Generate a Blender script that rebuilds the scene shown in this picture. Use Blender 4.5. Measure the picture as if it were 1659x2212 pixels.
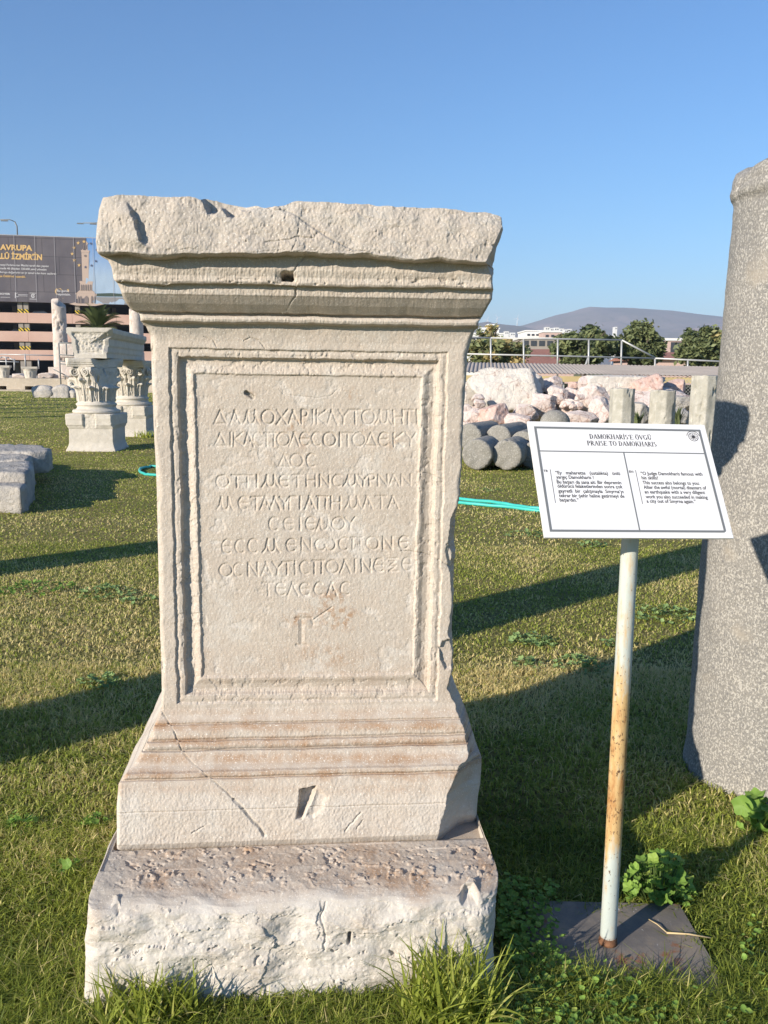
import bpy, math
import numpy as np
from mathutils import Matrix, Vector

for o_ in list(bpy.data.objects):
    bpy.data.objects.remove(o_)
SC = bpy.context.scene
COL = SC.collection

# ------------------------------------------------------------------ camera
W, H, F = 1659., 2212., 1900.            # measuring frame of the photograph
PITCH, ROLL, HC = math.radians(9.15), .010, 1.6


def rx(a):
    c, s = math.cos(a), math.sin(a)
    return np.array([[1, 0, 0], [0, c, -s], [0, s, c]])


def rz(a):
    c, s = math.cos(a), math.sin(a)
    return np.array([[c, -s, 0], [s, c, 0], [0, 0, 1.]])


CM = rx(math.pi / 2 - PITCH) @ rz(ROLL)
CP = np.array([0, 0, HC])
cam_d = bpy.data.cameras.new('camera')
cam = bpy.data.objects.new('camera', cam_d)
COL.objects.link(cam)
m4 = np.eye(4)
m4[:3, :3] = CM
m4[:3, 3] = CP
cam.matrix_world = Matrix(m4.tolist())
cam_d.sensor_fit = 'HORIZONTAL'
cam_d.sensor_width = 36
cam_d.lens = 36 * F / W
cam_d.clip_start = .05
cam_d.clip_end = 30000
SC.camera = cam

# ------------------------------------------------------------------ light
SUN_AZ, SUN_EL = math.radians(48), math.radians(19.6)      # the way the light travels, from +Y to +X
wd = bpy.data.worlds.new('World')
SC.world = wd
wd.use_nodes = True
wn = wd.node_tree
sky = wn.nodes.new('ShaderNodeTexSky')
sky.sky_type = 'NISHITA'
sky.sun_disc = False
sky.sun_elevation = SUN_EL
sky.sun_rotation = SUN_AZ + math.pi
sky.altitude = 50
sky.air_density = 1.25
sky.dust_density = 0.
sky.ozone_density = 8.0
wn.links.new(sky.outputs[0], wn.nodes['Background'].inputs[0])
wn.nodes['Background'].inputs[1].default_value = .10
sd = bpy.data.lights.new('sun', 'SUN')
sd.energy = 4.3
sd.angle = math.radians(.55)
sd.color = (1, .905, .775)
so = bpy.data.objects.new('sun', sd)
COL.objects.link(so)
so.rotation_euler = Vector((-math.sin(SUN_AZ) * math.cos(SUN_EL), -math.cos(SUN_AZ) * math.cos(SUN_EL), math.sin(SUN_EL))).to_track_quat('Z', 'Y').to_euler()
SC.view_settings.view_transform = 'Standard'
SC.view_settings.look = 'None'
SC.view_settings.exposure = 0.74
SC.view_settings.gamma = 1
SC.render.engine = 'CYCLES'
SC.cycles.use_denoising = True
SC.cycles.max_bounces = 6

# ------------------------------------------------------------------ helpers


def ray(x, y):
    return CM @ np.array([(x - W / 2) / F, -(y - H / 2) / F, -1.])


def gnd(x, y, z=0.):
    r = ray(x, y)
    return CP + r * ((z - HC) / r[2])


def at(x, y, Y):
    r = ray(x, y)
    return CP + r * (Y / r[1])


def on_plane(x, y, p0, n):
    r = ray(x, y)
    return CP + r * (((p0 - CP) @ n) / (r @ n))


def proj(p):
    q = (np.asarray(p) - CP) @ CM
    return np.stack([W / 2 + F * q[..., 0] / -q[..., 2], H / 2 - F * q[..., 1] / -q[..., 2]], -1)


def ss(a, b, x):
    t = np.clip((x - a) / (b - a), 0, 1)
    return t * t * (3 - 2 * t)


def _hash(ix, iy, iz, seed):
    M = np.uint64(0xffffffff)
    h = (ix.astype(np.int64) * 374761393 + iy.astype(np.int64) * 668265263 + iz.astype(np.int64) * 1274126177 + seed * 974711).astype(np.uint64) & M
    h = ((h ^ (h >> np.uint64(13))) * np.uint64(1103515245)) & M
    h = ((h ^ (h >> np.uint64(16))) * np.uint64(2654435761)) & M
    return (h ^ (h >> np.uint64(15))).astype(np.float64) / 4294967295.


def vn2(x, y, seed=0):
    ix, iy = np.floor(x), np.floor(y)
    fx, fy = x - ix, y - iy
    fx, fy = fx * fx * (3 - 2 * fx), fy * fy * (3 - 2 * fy)
    z = np.zeros_like(ix)
    a, b = _hash(ix, iy, z, seed), _hash(ix + 1, iy, z, seed)
    c, d = _hash(ix, iy + 1, z, seed), _hash(ix + 1, iy + 1, z, seed)
    return ((a * (1 - fx) + b * fx) * (1 - fy) + (c * (1 - fx) + d * fx) * fy) * 2 - 1


def fbm2(x, y, octs=4, seed=0, gain=.5):
    x, y = np.asarray(x, float), np.asarray(y, float)
    s, a, n = 0, 1., 0
    for k in range(octs):
        s = s + a * vn2(x * 2 ** k + 13.7 * k, y * 2 ** k - 7.3 * k, seed + k)
        n += a
        a *= gain
    return s / n


def vn3(p, seed=0):
    i = np.floor(p)
    f = p - i
    f = f * f * (3 - 2 * f)
    r = 0
    for dx in (0, 1):
        for dy in (0, 1):
            for dz in (0, 1):
                w = (f[..., 0] if dx else 1 - f[..., 0]) * (f[..., 1] if dy else 1 - f[..., 1]) * (f[..., 2] if dz else 1 - f[..., 2])
                r = r + w * _hash(i[..., 0] + dx, i[..., 1] + dy, i[..., 2] + dz, seed)
    return r * 2 - 1


def fbm3(p, octs=4, seed=0, gain=.5):
    s, a, n = 0, 1., 0
    for k in range(octs):
        s = s + a * vn3(p * 2 ** k + 5.1 * k, seed + k)
        n += a
        a *= gain
    return s / n


def cells(x, y, seed=0):
    """distance to the nearest scattered point (cell units)"""
    ix, iy = np.floor(x), np.floor(y)
    best = np.full(np.shape(x), 9.)
    for dx in (-1, 0, 1):
        for dy in (-1, 0, 1):
            cx, cy = ix + dx, iy + dy
            px = cx + _hash(cx, cy, np.zeros_like(cx), seed)
            py = cy + _hash(cx, cy, np.ones_like(cx), seed)
            best = np.minimum(best, np.hypot(px - x, py - y))
    return best


def facets(x, y, seed=0):
    """chisel-broken face: every scattered cell is its own tilted little plane"""
    ix, iy = np.floor(x), np.floor(y)
    best, out = np.full(np.shape(x), 9.), np.zeros(np.shape(x))
    for dx in (-1, 0, 1):
        for dy in (-1, 0, 1):
            cx, cy = ix + dx, iy + dy
            r = [_hash(cx, cy, np.full_like(cx, k), seed) for k in range(5)]
            ox, oy = x - cx - r[0], y - cy - r[1]
            d = np.hypot(ox, oy)
            h = (r[2] - .5) * 1.0 + (r[3] - .5) * 1.8 * ox + (r[4] - .5) * 1.8 * oy
            m = d < best
            best, out = np.where(m, d, best), np.where(m, h, out)
    return out


def seg_dist(px, py, pts):
    d = np.full(np.shape(px), 1e9)
    for (x0, y0), (x1, y1) in zip(pts[:-1], pts[1:]):
        vx, vy = x1 - x0, y1 - y0
        t = np.clip(((px - x0) * vx + (py - y0) * vy) / (vx * vx + vy * vy + 1e-12), 0, 1)
        d = np.minimum(d, np.hypot(px - x0 - t * vx, py - y0 - t * vy))
    return d


def in_poly(px, py, poly):
    c = np.zeros(np.shape(px), bool)
    n = len(poly)
    for i in range(n):
        x0, y0 = poly[i]
        x1, y1 = poly[(i + 1) % n]
        if y0 == y1:
            continue
        c ^= ((py < y0) != (py < y1)) & (px < (x1 - x0) * (py - y0) / (y1 - y0) + x0)
    return c


def poly_sd(px, py, poly):
    """signed distance, positive inside"""
    d = seg_dist(px, py, list(poly) + [poly[0]])
    return np.where(in_poly(px, py, poly), d, -d)


def lerp_tab(x, tab):
    t = np.array(tab, float)
    return np.interp(x, t[:, 0], t[:, 1])


class G:
    """collects vertices and faces of one mesh"""

    def __init__(s):
        s.v, s.f, s.n, s.a = [], [], 0, []

    def add(s, V, Fs, a=None):
        V = np.asarray(V, float).reshape(-1, 3)
        if not isinstance(Fs, (list, tuple)) or (len(Fs) and not isinstance(Fs[0], np.ndarray)):
            Fs = [np.asarray(Fs)]
        for f in Fs:
            if len(f):
                s.f.append(np.asarray(f) + s.n)
        s.v.append(V)
        s.a.append(np.broadcast_to(np.zeros(len(V)) if a is None else np.asarray(a, float), (len(V),)))
        s.n += len(V)
        return s

    def box(s, c, d, rot=0., taper=1.):
        x, y, z = np.array(d) / 2.
        V = np.array([[-x, -y, -z], [x, -y, -z], [x, y, -z], [-x, y, -z], [-x * taper, -y * taper, z], [x * taper, -y * taper, z], [x * taper, y * taper, z], [-x * taper, y * taper, z]])
        return s.add(V @ rz(rot).T + np.array(c), np.array([[0, 3, 2, 1], [4, 5, 6, 7], [0, 1, 5, 4], [1, 2, 6, 5], [2, 3, 7, 6], [3, 0, 4, 7]]))

    def tube(s, P, r, seg=8, cap=True):
        P = np.asarray(P, float)
        n = len(P)
        r = np.broadcast_to(np.asarray(r, float), (n,))
        T = np.gradient(P, axis=0)
        T /= np.linalg.norm(T, axis=1)[:, None] + 1e-12
        up = np.array([0, 0, 1.]) if abs(T[0, 2]) < .9 else np.array([1., 0, 0])
        V = []
        u = np.cross(up, T[0])
        for i in range(n):
            u = u - T[i] * (u @ T[i])
            u /= np.linalg.norm(u) + 1e-12
            w = np.cross(T[i], u)
            a = np.linspace(0, 2 * math.pi, seg, endpoint=False)
            V.append(P[i] + r[i] * (np.cos(a)[:, None] * u + np.sin(a)[:, None] * w))
        V = np.concatenate(V)
        f = [gridf(n, seg, True)]
        if cap:
            f += [np.arange(seg)[::-1][None], (np.arange(seg) + (n - 1) * seg)[None]]
        return s.add(V, f)

    def lathe(s, prof, seg=48, c=(0, 0, 0), cap=True):
        prof = np.array(prof, float)
        a = np.linspace(0, 2 * math.pi, seg, endpoint=False)
        V = np.stack([prof[:, :1] * np.cos(a), prof[:, :1] * np.sin(a), np.repeat(prof[:, 1:], seg, 1)], -1).reshape(-1, 3)
        f = [gridf(len(prof), seg, True)]
        if cap:
            f += [np.arange(seg)[::-1][None], (np.arange(seg) + (len(prof) - 1) * seg)[None]]
        return s.add(V + np.array(c), f)

    def prism(s, poly, p0, ex, ey, ez, depth):
        """flat outline (list of 2D) in the plane ex, ey, given a thickness along ez"""
        q = np.array(poly, float)
        n = len(q)
        A = np.array(p0) + q[:, :1] * ex + q[:, 1:] * ey
        k = np.arange(n)
        return s.add(np.concatenate([A, A + np.array(ez) * depth]), [k[::-1][None], (k + n)[None], np.stack([k, (k + 1) % n, (k + 1) % n + n, k + n], 1)])

    def build(s, name, m, parent=None, smooth=False, attr=None, extra=None):
        return mesh_obj(name, np.concatenate(s.v), s.f, m, parent, smooth, {attr: np.concatenate(s.a)} if attr else extra)


def gridf(nr, nc, wrap=False):
    i = np.arange(nr - 1)[:, None] * nc
    j = np.arange(nc if wrap else nc - 1)[None]
    k = (j + 1) % nc
    return np.stack([i + j, i + k, i + nc + k, i + nc + j], -1).reshape(-1, 4)


def mesh_obj(name, V, Fs, m, parent=None, smooth=False, attrs=None):
    me = bpy.data.meshes.new(name)
    V = np.asarray(V, np.float32)
    if not isinstance(Fs, list):
        Fs = [Fs]
    tot = np.concatenate([np.full(len(f), f.shape[1]) for f in Fs]).astype(np.int32)
    loops = np.concatenate([f.ravel() for f in Fs]).astype(np.int32)
    me.vertices.add(len(V))
    me.vertices.foreach_set('co', V.ravel())
    me.loops.add(len(loops))
    me.loops.foreach_set('vertex_index', loops)
    me.polygons.add(len(tot))
    st = np.zeros(len(tot), np.int32)
    st[1:] = np.cumsum(tot)[:-1]
    me.polygons.foreach_set('loop_start', st)
    me.polygons.foreach_set('use_smooth', np.full(len(tot), smooth, bool))
    me.update(calc_edges=True)
    for k, a in (attrs or {}).items():
        a = np.asarray(a, np.float32)
        if a.ndim == 1:
            me.attributes.new(k, 'FLOAT', 'POINT').data.foreach_set('value', a)
        else:
            if a.shape[1] == 3:
                a = np.concatenate([a, np.ones((len(a), 1), np.float32)], 1)
            me.attributes.new(k, 'FLOAT_COLOR', 'POINT').data.foreach_set('color', a.ravel())
    if m is not None:
        me.materials.append(m)
    o = bpy.data.objects.new(name, me)
    COL.objects.link(o)
    if parent is not None:
        o.parent = parent
    return o


def tag(o, label=None, cat=None, group=None, kind=None):
    for k, v in (('label', label), ('category', cat), ('group', group), ('kind', kind)):
        if v:
            o[k] = v
    return o


def thing(name, label, cat, loc=(0, 0, 0), rot=0., group=None):
    o = bpy.data.objects.new(name, None)
    o.empty_display_size = .1
    COL.objects.link(o)
    o.location = loc
    o.rotation_euler = (0, 0, rot)
    return tag(o, label, cat, group)


def copy_tree(o, parent=None):
    c = o.copy()
    COL.objects.link(c)
    if parent is not None:
        c.parent = parent
    for ch in list(o.children):
        copy_tree(ch, c)
    return c


# ------------------------------------------------------------------ materials


class N:
    def __init__(s, name):
        s.m = bpy.data.materials.new(name)
        s.m.use_nodes = True
        s.t = s.m.node_tree
        s.b = s.t.nodes['Principled BSDF']
        s.co = None

    def n(s, typ, ins=None, **kw):
        q = s.t.nodes.new('ShaderNode' + typ)
        for k, v in kw.items():
            setattr(q, k, v)
        for k, v in (ins or {}).items():
            s.set(q.inputs[k], v)
        return q

    def set(s, sock, v):
        if isinstance(v, bpy.types.NodeSocket):
            s.t.links.new(v, sock)
        elif isinstance(v, (tuple, list)) and sock.type == 'RGBA':
            sock.default_value = tuple(v) + (1,) * (4 - len(v))
        else:
            sock.default_value = v

    def coord(s, stretch=None):
        if s.co is None:
            s.co = s.n('TexCoord').outputs['Object']
        if stretch:
            return s.n('Mapping', {'Vector': s.co, 'Scale': stretch}).outputs[0]
        return s.co

    def noise(s, scale, detail=4, rough=.6, stretch=None, dist=0.):
        return s.n('TexNoise', {'Vector': s.coord(stretch), 'Scale': scale, 'Detail': detail, 'Roughness': rough, 'Distortion': dist}).outputs['Fac']

    def vor(s, scale, feature='F1', stretch=None, out='Distance'):
        return s.n('TexVoronoi', {'Vector': s.coord(stretch), 'Scale': scale}, feature=feature).outputs[out]

    def ramp(s, fac, lo, hi):
        return s.n('MapRange', {'Value': fac, 'From Min': lo, 'From Max': hi}).outputs[0]

    def math(s, op, a, b):
        return s.n('Math', {0: a, 1: b}, operation=op).outputs[0]

    def mix(s, fac, a, b, blend='MIX'):
        q = s.n('Mix', data_type='RGBA', blend_type=blend)
        s.set(q.inputs[0], fac)
        s.set(q.inputs[6], a)
        s.set(q.inputs[7], b)
        return q.outputs[2]

    def attr(s, name, out='Fac'):
        return s.n('Attribute', attribute_name=name).outputs[out]

    def bump(s, h, strength, dist, normal=None):
        q = s.n('Bump', {'Height': h, 'Strength': strength, 'Distance': dist})
        if normal is not None:
            s.t.links.new(normal, q.inputs['Normal'])
        return q.outputs[0]

    def out(s, col, rough=.8, normal=None, metal=0., spec=.3):
        s.set(s.b.inputs['Base Color'], col)
        s.set(s.b.inputs['Roughness'], rough)
        s.b.inputs['Metallic'].default_value = metal
        s.b.inputs['Specular IOR Level'].default_value = spec
        if normal is not None:
            s.t.links.new(normal, s.b.inputs['Normal'])
        return s.m


def stone(name, base, layers=(), bumps=(), rough=.85, stretch=None):
    """layers: (scale, colour, lo, hi[, detail[, distortion]]); bumps: (scale, strength, distance)"""
    q = N(name)
    col = base
    for L in layers:
        sc, c, lo, hi = L[:4]
        col = q.mix(q.ramp(q.noise(sc, L[4] if len(L) > 4 else 5, .6, stretch, L[5] if len(L) > 5 else 0.), lo, hi), col, c)
    nrm = None
    for sc, st, di in bumps:
        nrm = q.bump(q.noise(sc, 6, .65, stretch), st, di, nrm)
    return q.out(col, rough, nrm)


def plain(name, c, rough=.6, metal=0., var=.0, scale=8., spec=.3):
    q = N(name)
    col = c
    if var:
        col = q.mix(q.ramp(q.noise(scale, 5), .3, .7), tuple(k * (1 - var) for k in c), tuple(min(1, k * (1 + var)) for k in c))
    return q.out(col, rough, None, metal, spec)


def leafmat(name, dark, light, dry, attr='hue', trans=.35):
    """dark -> light over hue 0..0.6, then to the dry colour at 1"""
    q = N(name)
    h = q.attr(attr)
    c = q.mix(q.ramp(h, 0., .6), dark, light)
    c = q.mix(q.ramp(h, .6, 1.), c, dry)
    q.out(c, .55, None, 0., .25)
    tr = q.n('BsdfTranslucent', {'Color': c})
    mx = q.n('MixShader', {0: trans})
    q.t.links.new(q.b.outputs[0], mx.inputs[1])
    q.t.links.new(tr.outputs[0], mx.inputs[2])
    q.t.links.new(mx.outputs[0], q.t.nodes['Material Output'].inputs['Surface'])
    return q.m


def marble_mat():
    q = N('carved_marble')
    t = q.attr('tint', 'Color')
    sep = q.n('SeparateColor', {0: t})
    c = q.mix(q.ramp(q.noise(3.2, 6, .65), .35, .7), (.535, .466, .388), (.47, .415, .352))
    c = q.mix(q.ramp(q.noise(11, 6, .7), .5, .72), c, (.58, .54, .48))
    c = q.mix(q.ramp(q.noise(34, 5, .7), .52, .75), c, (.45, .39, .32))
    c = q.mix(q.math('MULTIPLY', sep.outputs[0], q.ramp(q.noise(16, 6, .7), .3, .62)), c, (.36, .225, .135))
    c = q.mix(q.math('MULTIPLY', sep.outputs[1], q.ramp(q.noise(22, 6, .7), .28, .62)), c, (.31, .285, .245))
    c = q.mix(q.math('MULTIPLY', sep.outputs[2], q.ramp(q.noise(9, 6, .7), .35, .6)), c, (.64, .61, .565))
    c = q.mix(q.ramp(q.noise(260, 2, .6), .60, .70), c, (.68, .64, .57))
    c = q.mix(q.ramp(q.noise(190, 3, .6), .66, .74), c, (.30, .25, .19))
    n1 = q.bump(q.noise(70, 6, .7, (1, 1, .6)), .35, .0014)
    n2 = q.bump(q.noise(260, 4, .7), .5, .0016, n1)
    return q.out(c, .8, n2, 0., .25)


M_MARBLE = marble_mat()
M_FARMARBLE = stone('weathered_marble', (.56, .51, .43), [(2.5, (.47, .43, .37), .4, .7), (9, (.62, .57, .50), .5, .75), (30, (.40, .34, .27), .6, .8)], [(25, .4, .02), (90, .4, .008)])
M_GREYMARBLE = stone('grey_marble', (.49, .445, .385), [(3, (.31, .295, .275), .4, .65), (8, (.50, .475, .44), .52, .72), (25, (.30, .29, .27), .62, .8)], [(8, .9, .08), (40, .7, .02)])
M_OCT = stone('lichened_marble', (.43, .41, .355), [(4, (.34, .32, .265), .4, .7), (14, (.49, .465, .41), .5, .7), (1.6, (.50, .40, .27), .6, .75)], [(30, .6, .012), (120, .4, .005)])
M_DRUM = stone('drum_stone', (.27, .255, .225), [(5, (.21, .20, .172), .4, .7), (45, (.40, .38, .34), .52, .66), (60, (.14, .13, .12), .58, .70)], [(60, .9, .012), (9, .6, .03)])


def breccia():
    q = N('pink_breccia')
    c = q.mix(q.ramp(q.noise(1.6, 5, .6), .38, .66), (.84, .73, .665), (.78, .64, .57))
    v = q.n('TexVoronoi', {'Vector': q.coord(), 'Scale': 7.}, feature='DISTANCE_TO_EDGE').outputs['Distance']
    v = q.math('ADD', v, q.math('MULTIPLY', q.math('SUBTRACT', q.noise(9, 6, .7), .5), .35))
    c = q.mix(q.math('MULTIPLY', q.ramp(v, .09, .02), q.ramp(q.noise(2.7, 3), .45, .65)), c, (.42, .26, .20))
    c = q.mix(q.ramp(q.noise(2.3, 5, .7, None, 1.2), .56, .70), c, (.44, .24, .18))
    c = q.mix(q.ramp(q.noise(6, 5, .7), .58, .68), c, (.74, .70, .65))
    n1 = q.bump(q.noise(5, 8, .75), 1., .10)
    n2 = q.bump(q.noise(30, 6, .7), .8, .03, n1)
    return q.out(c, .85, n2)


def whitebreccia():
    q = N('pale_breccia')
    c = q.mix(q.ramp(q.noise(1.6, 5, .6), .38, .66), (.80, .745, .67), (.74, .67, .59))
    c = q.mix(q.ramp(q.noise(5, 7, .75, None, .8), .57, .66), c, (.46, .31, .25))
    n1 = q.bump(q.noise(5, 8, .75), 1., .14)
    return q.out(c, .85, n1)


M_BREC, M_BREC2 = breccia(), whitebreccia()
M_RED = stone('red_breccia', (.55, .385, .325), [(3, (.68, .55, .49), .5, .66, 6, 1.), (9, (.30, .15, .11), .56, .7), (14, (.66, .58, .52), .6, .7)], [(8, .8, .06), (30, .5, .02)])


def granite():
    q = N('speckled_granite')
    c = q.mix(q.ramp(q.noise(4, 4), .35, .65), (.205, .195, .178), (.24, .225, .20))
    c = q.mix(q.ramp(q.noise(150, 3, .65, (1, 1, .7)), .50, .58), c, (.42, .395, .35))
    c = q.mix(q.ramp(q.noise(140, 3, .6, (1, 1, .8)), .43, .36), c, (.16, .155, .15))
    c = q.mix(q.ramp(q.noise(3, 4, .6), .62, .74), c, (.33, .29, .235))
    c = q.mix(q.ramp(q.noise(5, 6, .65, (1, 1, .25)), .56, .75), c, (.17, .16, .145))
    n = q.bump(q.noise(140, 4, .7), .7, .005, q.bump(q.noise(9, 6, .7), .5, .012))
    return q.out(c, .75, n)


M_GRANITE = granite()
M_WHITE = plain('white_sign_face', (.72, .712, .71), .35, 0, .03, 6)
M_INK = plain('dark_ink', (.045, .045, .05), .6)
M_LINE = plain('grey_border', (.16, .17, .175), .5)


def polemat():
    q = N('rusty_painted_pipe')
    z = q.n('SeparateXYZ', {0: q.coord()}).outputs[2]
    c = q.mix(q.ramp(q.noise(9, 5, .6, (1, 1, .35)), .35, .65), (.40, .45, .42), (.50, .52, .47))
    zone = q.math('MULTIPLY', q.ramp(z, .12, .42), q.ramp(z, 1.02, .60))
    k = q.math('ADD', q.math('SUBTRACT', q.math('MULTIPLY', q.noise(22, 7, .75, (1, 1, .22)), 1.9), .5), q.math('MULTIPLY', zone, .54))
    c = q.mix(q.ramp(k, .56, .86), c, (.52, .35, .16))
    c = q.mix(q.ramp(k, .92, 1.15), c, (.36, .18, .065))
    pit = q.math('ADD', q.noise(120, 4, .7, (1, 1, .7)), q.math('MULTIPLY', zone, .075))
    c = q.mix(q.ramp(pit, .655, .69), c, (.11, .06, .035))
    c = q.mix(q.ramp(z, .055, .02), c, (.27, .11, .05))
    n = q.bump(q.noise(60, 5, .7), .25, .004)
    return q.out(c, .5, n)


M_POLE = polemat()


def platemat():
    q = N('dark_steel_plate')
    c = q.mix(q.ramp(q.noise(6, 6, .65), .35, .7), (.14, .125, .112), (.20, .18, .16))
    c = q.mix(q.ramp(q.noise(7, 6, .7), .50, .66), c, (.25, .21, .165))
    c = q.mix(q.ramp(q.noise(4.3, 6, .75), .575, .64), c, (.25, .115, .06))
    c = q.mix(q.ramp(q.noise(60, 4, .7, (1, .4, 1)), .66, .71), c, (.46, .44, .42))
    return q.out(c, .65, q.bump(q.noise(40, 6, .7), .3, .004))


M_PLATE = platemat()
M_GRASS = leafmat('grass_blade', (.12, .17, .028), (.38, .43, .07), (.80, .66, .32), trans=.45)
M_WEED = leafmat('weed_leaf', (.09, .17, .035), (.27, .43, .085), (.46, .47, .12), trans=.35)
M_SAGE = leafmat('grey_green_leaf', (.15, .25, .09), (.34, .46, .17), (.46, .48, .17), trans=.3)
M_CROWN = leafmat('tree_leaf', (.07, .095, .042), (.24, .27, .12), (.50, .36, .15), trans=.25)
M_PALM = leafmat('palm_leaf', (.035, .06, .02), (.15, .18, .07), (.40, .36, .18), trans=.2)
M_BARK = stone('bark', (.12, .09, .065), [(20, (.07, .05, .04), .4, .7)], [(30, .8, .02)])


def lawnmat():
    q = N('lawn_soil')
    c = q.mix(q.ramp(q.noise(.55, 6, .65), .35, .65), (.34, .29, .105), (.26, .265, .08))
    c = q.mix(q.ramp(q.noise(3.5, 6, .7), .45, .7), c, (.34, .27, .13))
    c = q.mix(q.ramp(q.noise(28, 5, .75), .48, .62), c, (.10, .10, .036))
    c = q.mix(q.ramp(q.noise(70, 4, .7), .58, .70), c, (.34, .28, .13))
    n = q.bump(q.noise(45, 6, .75), 1., .05)
    return q.out(c, .95, n, 0., .1)


M_LAWN = lawnmat()
M_HOSE = plain('turquoise_hose', (.05, .44, .38), .4, 0, .12, 6)
M_PINK = stone('pink_parapet', (.60, .40, .32), [(.25, (.52, .33, .26), .4, .7), (.5, (.58, .33, .14), .70, .8)], [], .8)
M_CONC = stone('concrete', (.33, .29, .25), [(.6, (.26, .23, .20), .4, .7)], [], .9)
M_DARK = plain('shade_tyre_black', (.03, .028, .027), .9)  # near-black painted in for shade behind openings; also the wheel colour
M_GALV = plain('galvanised_steel', (.42, .42, .41), .45, .3, .12, 5)
M_GREYPAINT = plain('grey_painted_steel', (.20, .205, .20), .5, .1, .1, 6)
M_TAN = stone('platform_stone', (.46, .39, .30), [(.5, (.36, .31, .24), .4, .7), (4, (.52, .45, .36), .5, .7)], [(6, .5, .05)])
M_COLSTONE = stone('pinkish_column_stone', (.55, .47, .41), [(1.2, (.46, .39, .34), .4, .7), (4, (.62, .56, .50), .5, .7), (9, (.34, .25, .2), .64, .72)], [(6, .5, .06)])
M_ROOF = plain('fibre_cement_sheet', (.40, .345, .295), .9, 0, .14, .8)
M_FASCIA = stone('yellow_timber', (.52, .42, .22), [(1.5, (.42, .32, .16), .4, .7)], [(9, .4, .02)])
M_TERRA = stone('terracotta_tile', (.36, .165, .115), [(.4, (.29, .13, .095), .4, .7), (3, (.42, .22, .16), .5, .7)], [(5, .5, .1)])
M_WALLW = plain('white_render', (.72, .71, .68), .85, 0, .05, .2)
M_WALLP = plain('peach_render', (.52, .38, .33), .85, 0, .08, .2)
M_GLASSD = plain('dark_window', (.05, .055, .065), .2)
M_HILL = stone('scrub_hillside', (.23, .185, .15), [(.004, (.15, .14, .10), .4, .62), (.0016, (.40, .26, .19), .5, .62), (.02, (.12, .115, .085), .5, .7)], [], .95)
M_TURB = plain('turbine_white', (.8, .8, .8), .5)

# ------------------------------------------------------------------ ground, lawn, hills
ground = G()
gy = np.array([-40, -5, 0, 5, 10, 20, 40, 80, 160, 400, 1200, 9000.])
gx = np.array([-9000, -1500, -300, -80, -20, 0, 20, 80, 300, 1500, 9000.])
GX, GY = np.meshgrid(gx, gy)
ground.add(np.stack([GX, GY, np.zeros_like(GX)], -1), gridf(len(gy), len(gx)))
tag(ground.build('lawn', M_LAWN), kind='structure')

# far ridges, laid out from the skyline of the photograph
HD = 4000.


def ridge(name, pts, D, depth, seed, amp):
    pts = np.array(pts, float)
    xs = np.linspace(pts[0, 0], pts[-1, 0], 220)
    ys = np.interp(xs, pts[:, 0], pts[:, 1])
    P = np.array([at(x, y, D) for x, y in zip(xs, ys)])
    rows = []
    nr = 40
    for i in range(nr):
        t = i / (nr - 1)                      # 0 foot, 1 crest, then the back
        zz = P[:, 2] * t ** 1.15
        yy = P[:, 1] - depth * (1 - t)
        xx = P[:, 0]
        zz = zz + amp * fbm2(xx / 240. + seed, yy / 240., 5, seed) * math.sin(math.pi * t) ** .8
        rows.append(np.stack([xx, yy, zz - 2 * (i == 0)], -1))
    back = rows[-1].copy()
    back[:, 1] += depth
    back[:, 2] = -2
    rows.append(back)
    o = mesh_obj(name, np.concatenate(rows), gridf(len(rows), 220), M_HILL, None, True)
    return tag(o, kind='structure')


ridge('hills', [(-1200, 812), (300, 800), (700, 770), (950, 735), (1100, 710), (1129, 703), (1166, 692), (1198, 681), (1230, 675), (1258, 666), (1275, 662.5), (1311, 664.5), (1352, 664.5), (1392, 667), (1453, 671), (1514, 679), (1570, 685), (1700, 702), (1900, 730), (2300, 790), (2700, 812)], HD, 1500, 3, 55)
ridge('foothills', [(700, 815), (880, 760), (960, 716), (1000, 705), (1036, 697.5), (1054, 694.5), (1066, 698), (1085, 700.5), (1110, 703), (1129, 705), (1160, 712), (1240, 745), (1350, 812)], 2900, 700, 8, 20)

# ------------------------------------------------------------------ the inscribed pedestal
PSI = math.radians(4.7)
MO = at(665, 1130, 2.385) * np.array([1, 1, 0])
MX = np.array([math.cos(PSI), math.sin(PSI), 0])
MY = np.array([-math.sin(PSI), math.cos(PSI), 0])


def mloc(px, py, o):
    p = on_plane(px, py, MO - MY * o, MY) - MO
    return p @ MX, p[2]


def mworld(lx, ly, lz):
    return MO + lx[..., None] * MX + ly[..., None] * MY + lz[..., None] * np.array([0, 0, 1.])


def resample(pts, n):
    p = np.array(pts, float)
    s = np.concatenate([[0], np.cumsum(np.hypot(*np.diff(p, axis=0).T))])
    t = np.linspace(0, s[-1], n)
    return np.stack([np.interp(t, s, p[:, k]) for k in range(2)], 1)


def half_widths(o, z, left, right):
    """where the front arrises must lie (local x) to follow the outlines left and right"""
    L, R = np.array(left, float), np.array(right, float)
    xl, xr = np.full(len(o), -.5), np.full(len(o), .5)
    for _ in range(4):
        for tab, arr in ((L, xl), (R, xr)):
            pp = proj(mworld(arr, -o, z))
            tx = np.interp(pp[:, 1], tab[:, 1], tab[:, 0])
            for i in range(len(o)):
                arr[i] = mloc(tx[i], pp[i, 1], o[i])[0]
    return xl, xr


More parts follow.
